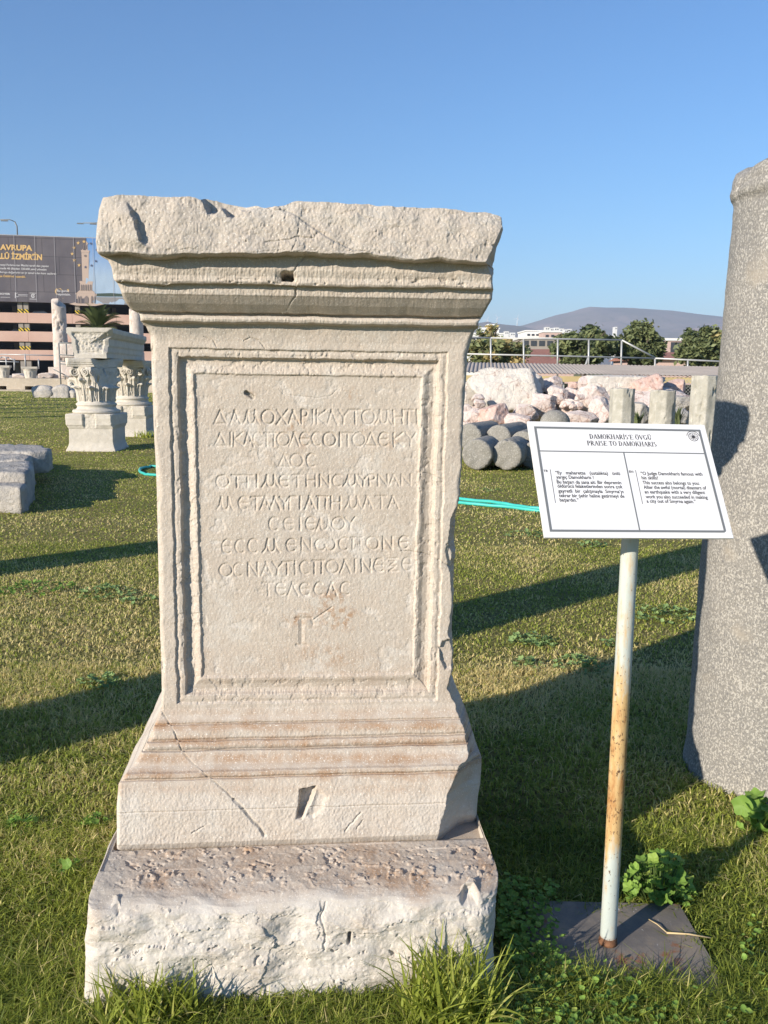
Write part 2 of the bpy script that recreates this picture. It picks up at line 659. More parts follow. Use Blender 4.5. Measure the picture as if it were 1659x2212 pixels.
def carve_stone(prof, left, right, nrow, nfront, depth, back, zwob, disp, edge=.014, nside=36):
    """closed side grid of a squared stone. prof: (py, o) at px=672, top first.
    disp(px, py) -> (displacement along the front normal, tint) ; returns V (nrow, ncol, 3) and tint"""
    oz = np.array([[o, mloc(672, py, o)[1]] for py, o in prof])
    oz = resample(oz, nrow)
    o, z = oz[:, 0], oz[:, 1]
    xl, xr = half_widths(o, z, left, right)
    d = np.gradient(oz, axis=0)
    ln = np.hypot(d[:, 0], d[:, 1]) + 1e-9
    ny, nz = d[:, 1] / ln, d[:, 0] / ln           # outward normal in (y, z), for a curve running down
    k = np.ones(9) / 9
    ny, nz = np.convolve(np.pad(ny, 4, 'edge'), k, 'valid'), np.convolve(np.pad(nz, 4, 'edge'), k, 'valid')
    ny, nz = np.where(ny > 0, -1, 1) * ny, np.where(ny > 0, -1, 1) * nz
    ny = np.minimum(ny, 0.)
    u = np.linspace(0, 1, nfront)
    lx = xl[:, None] + (xr - xl)[:, None] * u
    ly = np.repeat(-o[:, None], nfront, 1)
    lz = np.repeat(z[:, None], nfront, 1)
    PP = proj(mworld(lx, ly, lz))
    px, py = PP[..., 0], PP[..., 1]
    dz = zwob(lx, py)
    lz = lz + dz
    dd, tint, push = disp(px, py, lx, lz)
    ly = ly + dd * ny[:, None] + push
    lz = lz + dd * -nz[:, None] * .5
    el = np.minimum(lx - xl[:, None], xr[:, None] - lx)
    en = edge * (1 + .9 * fbm2(lz * 14, np.sign(lx) * 5 + 0 * lz, 4, 77))
    en = np.maximum(en, .003) * np.maximum(.12, np.abs(ny))[:, None]
    ly = ly + .62 * en * np.clip(1 - el / en, 0, 1) ** 2
    # sides and back
    tb = np.linspace(0, 1, nside)[:-1]
    yb = depth + o * back
    sy = yb[:, None] + (ly[:, :1] - yb[:, None]) * tb
    nL = .006 * fbm2(sy * 9, z[:, None] * 9 + 0 * sy, 4, 31) * (1 - tb ** 8)
    sx = np.repeat(lx[:, :1], nside - 1, 1) - nL
    sz = np.repeat(lz[:, :1], nside - 1, 1)
    tr = np.linspace(0, 1, nside)[1:]
    ry = ly[:, -1:] + (yb[:, None] - ly[:, -1:]) * tr
    nR = .010 * fbm2(ry * 9, z[:, None] * 9 + 0 * ry, 4, 37) * ss(0, .1, tr)
    rx_ = np.repeat(lx[:, -1:], nside - 1, 1) + nR
    rz_ = np.repeat(lz[:, -1:], nside - 1, 1)
    bu = np.linspace(0, 1, 12)[1:-1]
    bx = rx_[:, -1:] + (sx[:, :1] - rx_[:, -1:]) * bu
    by = np.repeat(yb[:, None], 10, 1)
    bz = rz_[:, -1:] + (sz[:, :1] - rz_[:, -1:]) * bu
    X = np.concatenate([sx, lx, rx_, bx], 1)
    Y = np.concatenate([sy, ly, ry, by], 1)
    Z = np.concatenate([sz, lz, rz_, bz], 1)
    T = np.zeros(X.shape + (3,))
    T[:, nside - 1:nside - 1 + nfront] = tint
    T[..., 1] = np.maximum(T[..., 1], .12)
    return np.stack([X, Y, Z], -1), T, z


LEFT_M = [(223, 425), (212, 455), (208, 480), (206, 520), (208, 543), (216, 556), (232, 563), (240, 578), (243, 600), (246, 606), (252, 612), (258, 625), (265, 644), (272, 657), (281, 669), (293, 676), (300, 680), (303, 695), (308, 702), (314, 706), (322, 725), (325, 764), (330, 900), (335, 1000), (338, 1100), (341, 1250), (346, 1420), (349, 1500), (348, 1532), (338, 1556), (329, 1578), (317, 1605), (304, 1628), (285, 1660), (266, 1680), (255, 1695), (251, 1740), (251, 1785), (251, 1806), (251, 1822), (252, 1840)]
RIGHT_M = [(1086, 455), (1092, 478), (1092, 505), (1086, 526), (1092, 548), (1089, 578), (1073, 594), (1067, 600), (1066, 627), (1064, 646), (1052, 668), (1040, 688), (1035, 696), (1034, 709), (1026, 714), (1020, 733), (1011, 764), (1006, 850), (1002, 950), (998, 1050), (992, 1170), (987, 1250), (984, 1330), (982, 1400), (983, 1490), (1003, 1520), (1021, 1568), (1039, 1624), (1055, 1669), (1056, 1700), (1054, 1740), (1050, 1760), (1047, 1800), (1044, 1822), (1043, 1840)]
ARRIS_M = [(1085, 455), (1086, 478), (1077, 505), (1060, 545), (1050, 562), (1058, 580), (1066, 600), (1066, 627), (1064, 646), (1052, 668), (1040, 688), (1035, 696), (1034, 709), (1026, 714), (1020, 733), (1011, 764), (1006, 850), (1000, 900), (999, 950), (996, 1000), (993, 1050), (990, 1085), (975, 1120), (969, 1175), (978, 1195), (972, 1230), (976, 1300), (968, 1371), (979, 1409), (973, 1457), (965, 1487), (982, 1520), (990, 1546), (1000, 1568), (1004, 1590), (1013, 1628), (1010, 1640), (992, 1655), (985, 1672), (978, 1689), (966, 1719), (962, 1743), (956, 1766), (950, 1790), (944, 1822)]
PROF_M = [(441, .128), (470, .140), (530, .155), (553, .158), (558, .150), (563, .112), (585, .112), (600, .106), (612, .108), (617, .104), (619, .086), (640, .082), (643, .078), (660, .060), (678, .034), (680, .014), (684, .014), (686, .030), (692, .037), (698, .034), (701, .028), (703, .012), (708, .008), (722, .004), (740, 0), (1000, 0), (1525, 0), (1540, .006), (1555, .020), (1558.5, .0165), (1562, .026), (1574, .038), (1588, .042), (1593, .036), (1597, .049), (1606, .0555), (1610, .054), (1614, .048), (1618, .062), (1630, .068), (1646, .080), (1658, .095), (1663, .106), (1671, .1085), (1675, .102), (1679, .112), (1700, .120), (1742, .131), (1744, .1285), (1747, .131), (1790, .131), (1812, .128), (1822, .116), (1830, .10)]


def arc(cx, cy, rx_, ry_, a0, a1, n=14):
    a = np.radians(np.linspace(a0, a1, n))
    return list(zip(cx + rx_ * np.cos(a), cy + ry_ * np.sin(a)))


GLY = {
    'D': [[(0, 0), (.5, 1), (1, 0)], [(-.05, .03), (1.05, .03)]], 'A': [[(0, 0), (.48, 1)], [(.40, 1), (1, 0)], [(.2, .42), (.62, .22), (.70, .45)]],
    'L': [[(0, 0), (.48, 1)], [(.42, 1), (1, 0)]],
    'M': [[(-.05, 0), (.14, .35), (.27, 1)], arc(.5, .45, .23, .42, 180, 360), [(.73, 1), (.84, .35), (1.05, 0)], [(.27, 1), (.27, .45)], [(.73, .45), (.73, 1)]],
    'O': [arc(.5, .5, .5, .5, 0, 360, 26)], 'X': [[(0, 0), (1, 1)], [(.05, 1), (.95, 0)]],
    'R': [[(.1, 0), (.1, 1)], [(.1, 1), (.4, 1)] + arc(.4, .76, .4, .24, 90, -90)[1:] + [(.1, .52)]],
    'I': [[(.5, 0), (.5, 1)]], 'K': [[(.1, 0), (.1, 1)], [(.95, 1), (.15, .5), (1, 0)]],
    'Y': [[(0, 1), (.5, .5), (1, 1)], [(.5, .5), (.45, 0)]], 'T': [[(0, .98), (1, .98)], [(.5, 1), (.5, 0)]],
    'H': [[(.05, 0), (.05, 1)], [(.95, 0), (.95, 1)], [(.05, .5), (.95, .5)]], 'C': [arc(.55, .5, .5, .5, 55, 305, 20)],
    'P': [[(.12, 0), (.12, 1)], [(.85, 0), (.85, 1)], [(-.05, .98), (1.05, .98)]],
    'E': [arc(.55, .5, .5, .5, 50, 310, 20), [(.05, .52), (.85, .52)]], 'N': [[(.05, 0), (.05, 1), (.95, 0), (.95, 1)]],
    'G': [[(.1, 0), (.1, 1), (.9, 1)]], 'W': [arc(.25, .45, .27, .45, 120, 360, 14), arc(.75, .45, .27, .45, 180, 420, 14)],
    'Z': [[(0, 1), (1, 1)], [(.15, .8), (.7, .8), (.2, .4), (.85, .45), (.2, 0), (1, .02)]],
}
# letter rows: y of top and foot at left and right, and (letter, centre x, width), measured in a crop of the panel
INSC = [
    ((185, 272), (183, 270), 'D260 A355 M455 O560 X648 A722 R790 I842 K893 L962 Y1035 T1108 O1190 M1285 H1375 T1440 I1495'),
    ((325, 410), (325, 408), 'D262 I325 K372 A438 C495 P575 O655 L725 E790 C865 O945 I1010 T1060 O1130 D1205 E1285 K1375 Y1455'),
    ((460, 540), (460, 540), 'D660 O740 C832'),
    ((592, 670), (588, 655), 'O275 T365 T430 I490 M575 E660 T745 H830 N915 C995 M1085 Y1160 R1215 N1280 A1350 N1425'),
    ((728, 808), (722, 798), 'M290 E405 T485 A545 L605 Y665 G715 I762 A825 P900 H985 M1095 A1185 T1270 A1345'),
    ((858, 940), (855, 935), 'C595 E690 I760 E825 M910 O1000 Y1075'),
    ((998, 1085), (975, 1050), 'E300 C385 C465 M580 E705 N800 W920 C1035 P1115 O1215 N1310 E1410'),
    ((1148, 1230), (1110, 1190), 'O295 C372 N465 A550 Y620 T680 I730 C790 P875 O965 L1045 I1105 N1175 E1255 Z1340 E1430'),
    ((1268, 1350), (1262, 1338), 'T560 E640 L715 E790 C880 A960 C1045'),
]


def inscription(px, py):
    """depth of the cut letters"""
    out = np.zeros(px.shape)
    qx, qy = (px - 384) / .3472, (py - 822.9) / .3472
    rng = np.random.RandomState(5)
    for (t0, f0), (t1, f1), line in INSC:
        for tok in line.split():
            ch, cx = tok[0], float(tok[1:])
            s = (cx - 260) / 1200.
            top, foot = t0 + (t1 - t0) * s, f0 + (f1 - f0) * s
            w = {'I': 30, 'M': 96, 'W': 120, 'O': 78, 'D': 74, 'X': 70, 'R': 50, 'T': 66, 'G': 50}.get(ch, 64)
            m = (abs(qx - cx) < w * .75 + 14) & (qy > top - 16) & (qy < foot + 16)
            if not m.any():
                continue
            ax, ay = qx[m], qy[m]
            ax, ay = ax + 3 * fbm2(ax / 30, ay / 30, 2, 9), ay + 3 * fbm2(ax / 30, ay / 30, 2, 19)
            dep = rng.uniform(.75, 1.1)
            for st in GLY[ch]:
                pts = [(cx + (x - .5) * w, foot + (top - foot) * y) for x, y in st]
                d = seg_dist(ax, ay, pts)
                out[m] = np.maximum(out[m], dep * np.clip(1 - d / 8.6, 0, 1) ** .8)
    # ivy-leaf or hasta mark below the text
    d = np.minimum(seg_dist(qx, qy, [(770, 1490), (768, 1650)]) / 1.7, seg_dist(qx, qy, [(740, 1655), (800, 1655)]) / 1.0)
    d = np.minimum(d, seg_dist(qx, qy, [(735, 1488), (830, 1486), (842, 1525)]))
    d = np.minimum(d, seg_dist(qx, qy, [(842, 1500), (960, 1420)]) * 1.6)
    return np.maximum(out, np.clip(1 - d / 12, 0, 1) ** .8)


CRACKS = [([(605, 447), (632, 463), (655, 480), (690, 502), (722, 521), (760, 540), (800, 551)], 2.2, .006), ([(618, 606), (632, 588), (650, 570), (672, 556)], 2., .004),
          ([(641, 610), (638, 640), (625, 660), (612, 678)], 2.4, .006), ([(630, 545), (640, 520), (646, 495)], 1.5, .003), ([(575, 522), (610, 519), (640, 512), (680, 514)], 2.2, .004),
          ([(348, 1535), (362, 1557), (375, 1580), (395, 1625), (418, 1650), (440, 1672), (468, 1694), (490, 1712), (505, 1728)], 2.2, .005),
          ([(505, 1728), (518, 1740), (532, 1755), (545, 1772), (560, 1786), (572, 1806)], 4.5, .007), ([(905, 1022), (930, 1024), (958, 1036)], 1.4, .003),
          ([(868, 1192), (905, 1196), (935, 1206), (952, 1212), (975, 1226)], 1.6, .004), ([(440, 727), (462, 737), (470, 752)], 1.5, .003), ([(528, 736), (540, 728), (560, 736), (572, 752)], 1.6, .003),
          ([(600, 840), (612, 852), (650, 858), (690, 860), (720, 852), (733, 838)], 1.2, .0016), ([(745, 1795), (760, 1778), (778, 1756)], 2.5, .004), ([(770, 1792), (785, 1772)], 1.5, .003),
          ([(415, 1800), (440, 1786)], 2.0, .004)]
STAINS = [(690, 1278, 26, 14, 1.), (742, 1338, 26, 26, 1.), (700, 1330, 36, 30, .8), (640, 1342, 24, 12, .7), (765, 853, 14, 12, 1.), (630, 920, 30, 14, .7), (795, 915, 18, 16, .7), (530, 853, 20, 6, .9), (720, 1290, 24, 12, .9), (660, 960, 14, 18, .5), (700, 1420, 60, 30, .5), (560, 905, 20, 14, .4), (860, 960, 20, 14, .5), (855, 1180, 30, 16, .4)]


def mon_zwob(lx, py):
    w = .0012 + .012 * np.exp(-((py - 558) / 14) ** 2) + .0045 * np.exp(-((py - 614) / 9) ** 2) + .003 * ss(640, 690, py) * ss(720, 700, py) + .002 * ss(1540, 1600, py) * ss(1730, 1690, py)
    up = .012 * np.exp(-((py - 558) / 14) ** 2) * ss(-.15, .02, lx) * ss(.30, .1, lx)     # the lip is worn away in the middle
    return w * fbm2(lx * 11, np.floor(py / 90) * 3.1, 5, 41) + up


def mon_disp(px, py, lx, lz):
    shp = px.shape
    n1 = fbm2(px / 42, py / 42, 5, 1, .42)
    n2 = fbm2(px / 9, py / 9, 4, 2)
    n3 = fbm2(px / 3.6, py / 5.0, 3, 3)
    d = np.zeros(shp)
    T = np.zeros(shp + (3,))
    crown = ss(722, 690, py)
    band = ss(566, 548, py)
    base = ss(1520, 1560, py)
    plinth = ss(1690, 1740, py)
    rough = .0008 + .0005 * crown + .0005 * band + .0004 * base + .0003 * plinth
    # --- the framed panel
    wx = px + 3.7 * fbm2(px / 30, py / 24, 5, 11, .58) + .9 * n3
    wy = py + 2.0 * fbm2(px / 26, py / 30, 5, 12, .58) + .9 * n3
    t = (py - 752) / 766.
    dl = wx - (364 + 19 * t)
    dr = (968 - 23 * t) - wx
    s = (px - 366) / 600.
    dt = wy - (752 + 10 * s)
    db = (1521 - 9 * s) - wy
    dm = np.minimum(np.minimum(dl, dr), np.minimum(dt, db))
    prof = [(-1, 0), (.8, -.0060), (3, -.0066), (9, -.0042), (17, -.0050), (20.5, -.0215), (28, -.0240), (38, -.0205), (47, -.0135), (52, -.0120), (56, -.0178), (62, -.0186), (90, -.0186)]
    inside = (py > 735) & (py < 1535)
    fr = np.where(inside, lerp_tab(dm, prof), 0) * (1 + .12 * n1)
    fr = fr - inside * ss(0, 4, dm) * ss(62, 50, dm) * .0022 * ss(.1, .45, fbm2(px / 12, py / 12, 4, 13))
    # the lower mouldings are worn flatter than the others
    worn = ss(1440, 1500, py) * ss(0, 30, dl) * ss(0, 30, dr)
    fr = np.where(db < np.minimum(dl, dr), fr * (1 - .15 * worn), fr)
    d += fr
    pan = ss(58, 66, dm) * inside
    sub = (slice(None), slice(None))
    rows = np.where(((py > 860) & (py < 1430)).any(1))[0]
    r0, r1 = rows[0], rows[-1] + 1
    L = np.zeros(shp)
    L[r0:r1] = inscription(px[r0:r1], py[r0:r1])
    wear = np.clip(.88 + .45 * fbm2(px / 55, py / 40, 3, 21), .85, 1.1)
    d -= .0034 * L * wear
    # flaked and spalled patches in the panel
    fl = ss(.12, .35, fbm2(px / 36, py / 30, 5, 23)) * pan
    d -= fl * (.0008 + .0016 * np.abs(n2)) * (1 - .7 * np.clip(L * 2, 0, 1))
    T[..., 2] += fl * .4
    # --- crown: chipped and pitted top band
    d += band * (.0060 * n1 + .0010 * n2) - band * .0025 * ss(.3, .6, fbm2(px / 14, py / 22, 4, 25))
    gx, gy = px + 12 * n2 + 4 * n3, py + 10 * n1 + 4 * n3
    d += band * (.0026 * facets(gx / 130, gy / 80, 17) + .0007 * facets(gx / 26, gy / 22, 18))
    d += (1 - band) * .0022 * n1
    d += rough * (.32 * n2 + .9 * n3)
    d += crown * (1 - band) * .0012 * fbm2(px / 2.6, py / 14., 3, 28)
    chips = ss(.34, .52, fbm2(px / 20, py / 9, 4, 29)) * (ss(596, 610, py) * ss(622, 615, py))
    d -= .005 * chips
    # left lump of the band stands proud along a slanting break
    xb = np.interp(py, [440, 455, 490, 522, 540], [272, 284, 296, 306, 330]) + 5 * n2
    sd = xb - px
    vf = ss(438, 470, py) * ss(540, 512, py)
    d += band * vf * .015 * ss(-3, 3, sd) * ss(70, 0, sd)
    d -= band * vf * .006 * ss(-3, 3, -sd) * ss(60, 0, -sd)
    # broken notch in the upper edge
    jx, jy = px + 5 * n2, py + 4 * n2
    q = poly_sd(jx, jy, [(424, 405), (430, 432), (440, 446), (448, 466), (463, 464), (478, 452), (492, 470), (510, 468), (522, 452), (560, 446), (600, 446), (605, 405)])
    d -= .040 * ss(0, 7, q) * ss(606, 470, px)
    T[..., 1] += ss(-2, 6, q) * ss(540, 500, px) * .8  # grey tint paints in the shade on the broken face
    # crack edge: the right piece of the crown sits a little behind
    xc = np.interp(py, [440, 447, 463, 480, 502, 521, 540, 551], [600, 605, 632, 655, 690, 722, 760, 800])
    d -= .005 * band * ss(0, 4, px - xc) * ss(160, 20, px - xc)
    # --- dowel holes
    q = poly_sd(px + 2 * n2, py + 2 * n2, [(606, 590), (614, 585), (634, 586), (636, 604), (632, 609), (608, 609)])
    d -= .075 * ss(0, 3, q) + .006 * ss(-14, 0, q) * ss(595, 612, py + 12) * (px < 640)
    q = poly_sd(px + 1.5 * n2, py + 1.5 * n2, [(647, 1706), (684, 1698), (682, 1712), (672, 1734), (664, 1748), (652, 1772), (640, 1770), (644, 1744)])
    d -= .034 * ss(-1, 4, q)
    q = poly_sd(px, py, [(650, 1706), (682, 1700), (678, 1714), (650, 1720)])
    d -= .05 * ss(0, 3, q)
    q = poly_sd(px + 3 * n2, py + 3 * n2, [(684, 1700), (712, 1720), (700, 1750), (676, 1772), (660, 1768)])
    d -= .006 * ss(-2, 12, q)
    # --- cracks
    jx, jy = px + 2.4 * n2, py + 2.4 * n2
    for k, (pts, w, dep) in enumerate(CRACKS):
        xs, ys = [p[0] for p in pts], [p[1] for p in pts]
        m = (px > min(xs) - 14) & (px < max(xs) + 14) & (py > min(ys) - 14) & (py < max(ys) + 14)
        c = np.clip(1 - seg_dist(jx[m], jy[m], pts) / w, 0, 1)
        d[m] -= dep * c ** .7
        T[m, 1] += .8 * c
    m = poly_sd(px, py, [(344, 1530), (362, 1536), (372, 1556), (338, 1556)])
    T[..., 1] += .4 * ss(-3, 4, m)
    # --- broken right arris
    ax = np.interp(py, [p[1] for p in ARRIS_M], [p[0] for p in ARRIS_M]) + 3.2 * fbm2(px / 12, py / 12, 4, 33)
    e = np.maximum(px - ax, 0) * .00128
    steep = 1.35 + 1.6 * ss(1660, 1630, py)
    flat = ss(1630, 1660, py)
    push = np.minimum(e * steep, .2) * (1 - .35 * flat * ss(.05, .13, e))
    chip = poly_sd(px + 3 * n2, py + 3 * n2, [(947, 1400), (955, 1385), (966, 1380), (985, 1380), (985, 1440), (962, 1450), (950, 1425)])
    d -= .010 * ss(0, 5, chip)
    chip = poly_sd(px + 4 * n2, py + 4 * n2, [(960, 1190), (976, 1130), (990, 1110), (990, 1240), (968, 1235)])
    d -= .008 * ss(0, 8, chip)
    # left edge of the shaft is ragged
    le = np.interp(py, [p[1] for p in LEFT_M], [p[0] for p in LEFT_M])
    d -= .007 * ss(12, 0, px - le) * ss(.0, .5, fbm2(px / 10, py / 26, 4, 35)) * (1 - crown) * (1 - base)
    # --- tints
    T[..., 0] += base * ss(1745, 1650, py) * (.60 + .38 * np.sin((py - 1559) / 5.6) + .35 * n1) + .12
    T[..., 0] += .22 * ss(1560, 1450, py) * ss(1380, 1470, py)
    for x, y, a, b, k in STAINS:
        T[..., 0] += 1.2 * k * np.exp(-((px - x) / a) ** 2 - ((py - y) / b) ** 2) * ss(-.15, .2, n2)
    bug = seg_dist(px, py, [(531, 849), (538, 853), (545, 858)])
    T[..., 1] += ss(6, 3, bug) * 3
    d -= .012 * ss(6, 2, bug)
    T[..., 1] += .55 * ss(638, 646, py) * ss(690, 676, py) + .30 * ss(585, 566, py) * ss(560, 568, py)
    T[..., 1] += .7 * np.exp(-((px - 410) / 90) ** 2 - ((py - 714) / 12) ** 2) + .5 * np.exp(-((py - 757) / 3.) ** 2) * ss(360, 380, px) * ss(980, 950, px)
    T[..., 1] += .35 * ss(735, 715, py) * ss(690, 705, py)
    T[..., 1] += .5 * np.exp(-((py - 1560) / 4.) ** 2) + .5 * np.exp(-((py - 1615) / 3.) ** 2) + .35 * np.exp(-((py - 1744) / 2.) ** 2)
    T[..., 2] += .25 * plinth
    T[..., 1] += .40 * band + .12 * crown
    return d, np.clip(T, 0, 1), push


def ztop_shift(lx, z, zt, zb, topline):
    """stretch the rows between zb and zt so that the top edge follows topline (px, py)"""
    xs = np.array([mloc(p[0], p[1], .13) for p in topline])
    tgt = np.interp(lx, xs[:, 0], xs[:, 1])
    k = np.clip((z - zb) / (zt - zb), 0, None)
    return np.where(z > zb, zb + k * (tgt - zb), z)


NR, NFR = 1150, 620
TOPLINE = [(215, 427), (235, 424), (262, 421), (300, 423), (350, 425), (420, 425), (427, 428), (450, 432), (475, 437), (500, 442), (528, 446), (560, 446), (600, 447), (607, 444), (625, 438), (650, 434), (700, 436), (760, 440), (830, 444), (900, 447), (960, 450), (1010, 455), (1060, 460), (1084, 468), (1090, 474)]
MV, MT, mz = carve_stone(PROF_M, LEFT_M, RIGHT_M, NR, NFR, .66, .8, mon_zwob, mon_disp, .014)
zt0, zb0 = mz[0], mz[0] - .09
nz_ = MV[..., 2]
MV[..., 2] = ztop_shift(MV[..., 0], np.minimum(nz_, zt0 + .02), zt0, zb0, TOPLINE)
MV[:60, :, 2] += .004 * fbm2(MV[:60, :, 0] * 40, MV[:60, :, 1] * 40, 4, 51) * np.linspace(1, 0, 60)[:, None] ** 2
M_THING = thing('inscribed_pedestal', 'tall pale marble pedestal with carved Greek inscription in a moulded frame', 'pedestal', MO.tolist(), PSI)
ncol = MV.shape[1]
cut1 = int(np.argmin(abs(mz - mloc(672, 703, .012)[1])))
cut2 = int(np.argmin(abs(mz - mloc(672, 1540, .006)[1])))


def slab_rows(name, a, b, parent):
    return mesh_obj(name, MV[a:b].reshape(-1, 3), gridf(b - a, ncol, True)[:, ::-1], M_MARBLE, parent, True, {'tint': MT[a:b].reshape(-1, 3)})


# top cap shares the cornice mesh
ncap = 36
fr0, fr1 = 35, 35 + NFR
cap = []
front = MV[0, fr0:fr1]
for j in range(ncap):
    t = j / (ncap - 1)
    r = front.copy()
    r[:, 1] = front[:, 1] + (.66 + .1 - front[:, 1]) * t
    dip = .03 * ss(.30, .0, abs(r[:, 0] + .12)) * ss(0, .1, t) * ss(1, .7, t)
    r[:, 2] = front[:, 2] + .008 * fbm2(r[:, 0] * 14, r[:, 1] * 14, 4, 61) * (t > 0) - dip
    cap.append(r)
cap = np.concatenate(cap)
bodyV = MV[:cut1 + 1].reshape(-1, 3)
capF = gridf(ncap, NFR)
mesh_obj('cornice', np.concatenate([bodyV, cap]), [gridf(cut1 + 1, ncol, True)[:, ::-1], capF + len(bodyV)], M_MARBLE, M_THING, True,
         {'tint': np.concatenate([MT[:cut1 + 1].reshape(-1, 3), np.full((len(cap), 3), (.1, .3, .1))])})
slab_rows('inscribed_shaft', cut1, cut2 + 1, M_THING)
slab_rows('base_moulding', cut2, NR, M_THING)

# ------------------------------------------------------------------ rough block below it
LEFT_B = [(258, 1800), (254, 1812), (248, 1828), (236, 1852), (220, 1876), (206, 1900), (192, 1935), (188, 1970), (184, 2010), (178, 2040), (179, 2090), (181, 2170), (184, 2270)]
RIGHT_B = [(1030, 1795), (1046, 1812), (1062, 1850), (1074, 1880), (1081, 1900), (1080, 1930), (1077, 1975), (1078, 2010), (1072, 2045), (1074, 2080), (1077, 2170), (1077, 2270)]
PROF_B = [(1823, .09), (1824, .13), (1840, .165), (1870, .235), (1905, .300), (1928, .335), (1945, .356), (1962, .368), (1995, .376), (2060, .380), (2115, .383), (2160, .385), (2250, .388)]


def blk_zwob(lx, py):
    return .010 * fbm2(lx * 5, py / 60., 4, 91) * ss(1840, 1930, py)


def blk_disp(px, py, lx, lz):
    n1, n2, n3 = fbm2(px / 70, py / 50, 4, 101, .36), fbm2(px / 16, py / 12, 4, 102), fbm2(px / 5, py / 5, 3, 103)
    top = ss(1965, 1915, py)
    front = 1 - top
    rg = 1 - np.abs(fbm2(px / 70 + .4 * n2, py / 46, 5, 104)) * 2
    d = front * (.016 * n1 + .0012 * n2 + .0022 * rg - .0016 * ss(.1, .5, fbm2(px / 24 + .5 * n1, py / 15, 4, 111))) + top * (.006 * n1 + .003 * n2) + (.0016 - .0010 * front) * n3
    pit = .62 - .9 * fbm2(px / 13 + .6 * n1, py / 7.5, 3, 105)
    pz = ss(1950, 1885, py) * ss(1822, 1835, py) * ss(200, 330, px) * (.55 + .45 * ss(-.2, .3, fbm2(px / 60, py / 30, 3, 106)))
    pm = ss(.50, .16, pit)
    d -= .012 * pm * pz
    pit2 = cells(px / 26 + .4 * n2, py / 24 + .3 * n2, 107)
    fx, fy = px + 14 * n2 + 5 * n3, py + 10 * fbm2(px / 20, py / 15, 4, 113) + 4 * n3
    d += front * (.0050 * facets(fx / 120, fy / 62, 7) + .0016 * facets(fx / 40, fy / 24, 8) + .0007 * facets(fx / 14, fy / 9, 9))
    d -= .007 * front * ss(.46, .64, fbm2(px / 18, py / 11, 3, 114)) * (.25 + ss(2010, 2050, py) * ss(2100, 2070, py))
    # upper left shoulder, chips, slot
    q = poly_sd(px + 6 * n2, py + 6 * n2, [(243, 1930), (258, 1940), (262, 1965), (252, 1985), (243, 1965)])
    d -= .018 * ss(0, 7, q)
    q = poly_sd(px + 5 * n2, py + 5 * n2, [(986, 1938), (1009, 1897), (1038, 1907), (1034, 1960), (998, 1962)])
    d -= .040 * ss(0, 14, q)
    q = seg_dist(px, py, [(756, 2016), (754, 2040)])
    d -= .030 * ss(5, 1, q)
    q = seg_dist(px + 4 * n2, py + 4 * n2, [(704, 1955), (694, 1985), (702, 2010), (700, 2052)])
    d -= .005 * ss(4, 0, q)
    e = np.maximum(px - (1040 + 8 * n2), 0) * .00125
    push = e * .5
    T = np.zeros(px.shape + (3,))
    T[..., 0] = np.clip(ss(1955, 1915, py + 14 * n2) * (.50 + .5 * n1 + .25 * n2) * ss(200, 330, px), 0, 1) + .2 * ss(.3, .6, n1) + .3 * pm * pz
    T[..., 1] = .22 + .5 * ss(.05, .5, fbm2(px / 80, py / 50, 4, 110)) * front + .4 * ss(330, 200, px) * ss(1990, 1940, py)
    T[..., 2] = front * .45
    return d, np.clip(T, 0, 1), push


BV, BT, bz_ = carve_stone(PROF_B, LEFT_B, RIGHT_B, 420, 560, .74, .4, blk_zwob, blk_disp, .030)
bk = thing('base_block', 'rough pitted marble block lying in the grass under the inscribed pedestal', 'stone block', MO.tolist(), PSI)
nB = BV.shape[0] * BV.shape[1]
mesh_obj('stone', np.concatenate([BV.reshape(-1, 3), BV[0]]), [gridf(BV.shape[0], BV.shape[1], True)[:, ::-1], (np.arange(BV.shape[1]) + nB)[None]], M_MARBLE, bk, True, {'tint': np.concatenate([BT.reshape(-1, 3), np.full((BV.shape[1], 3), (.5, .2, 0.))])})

# ------------------------------------------------------------------ grey granite column at the right
GC = np.array([1.586, 3.39, 0])


def col_profile(R, top, extra=()):
    return R


def granite_column(name, c, prof, label, seed, cat='column', group=None, chip=True, seg=220, rows=420):
    p = resample(prof, rows)
    a = np.linspace(0, 2 * math.pi, seg, endpoint=False)
    A, Z = np.meshgrid(a, p[:, 1])
    R = np.repeat(p[:, :1], seg, 1)
    q = np.stack([np.cos(A) * 1.3, np.sin(A) * 1.3, Z * 4], -1)
    R = R + .004 * fbm3(q * 1.6, 4, seed) * np.minimum(1, R / .1) + .0016 * fbm3(q * 9, 3, seed + 9) * np.minimum(1, R / .1)
    zt = p[:, 1].max()
    if chip:
        k = ss(zt - .16, zt - .02, Z)
        Z = Z - k * (.03 + .05 * fbm3(q * np.array([1.4, 1.4, .2]), 3, seed + 3))
        # nicks in the bead
        nk = ss(.1, .4, fbm3(q * np.array([4, 4, 1.5]), 3, seed + 5))
        R = R - .012 * nk * ss(zt - .20, zt - .13, Z) * ss(zt - .02, zt - .06, Z)
    V = np.stack([R * np.cos(A), R * np.sin(A), Z], -1).reshape(-1, 3)
    t = thing(name, label, cat, c, 0, group)
    mesh_obj('shaft', V, [gridf(rows, seg, True), (np.arange(seg) + (rows - 1) * seg)[None]], M_GRANITE, t, True)
    return t


granite_column('granite_column', GC.tolist(), [(.335, -.05), (.334, .02), (.326, .09), (.323, .5), (.318, 1.0), (.300, 1.55), (.287, 2.16), (.286, 2.22), (.289, 2.235), (.299, 2.25), (.303, 2.27), (.301, 2.29), (.297, 2.305), (.296, 2.34), (.287, 2.37), (.25, 2.388), (.0, 2.392)],
               'thick speckled grey granite column cut off by the edge, behind the sign', 11)
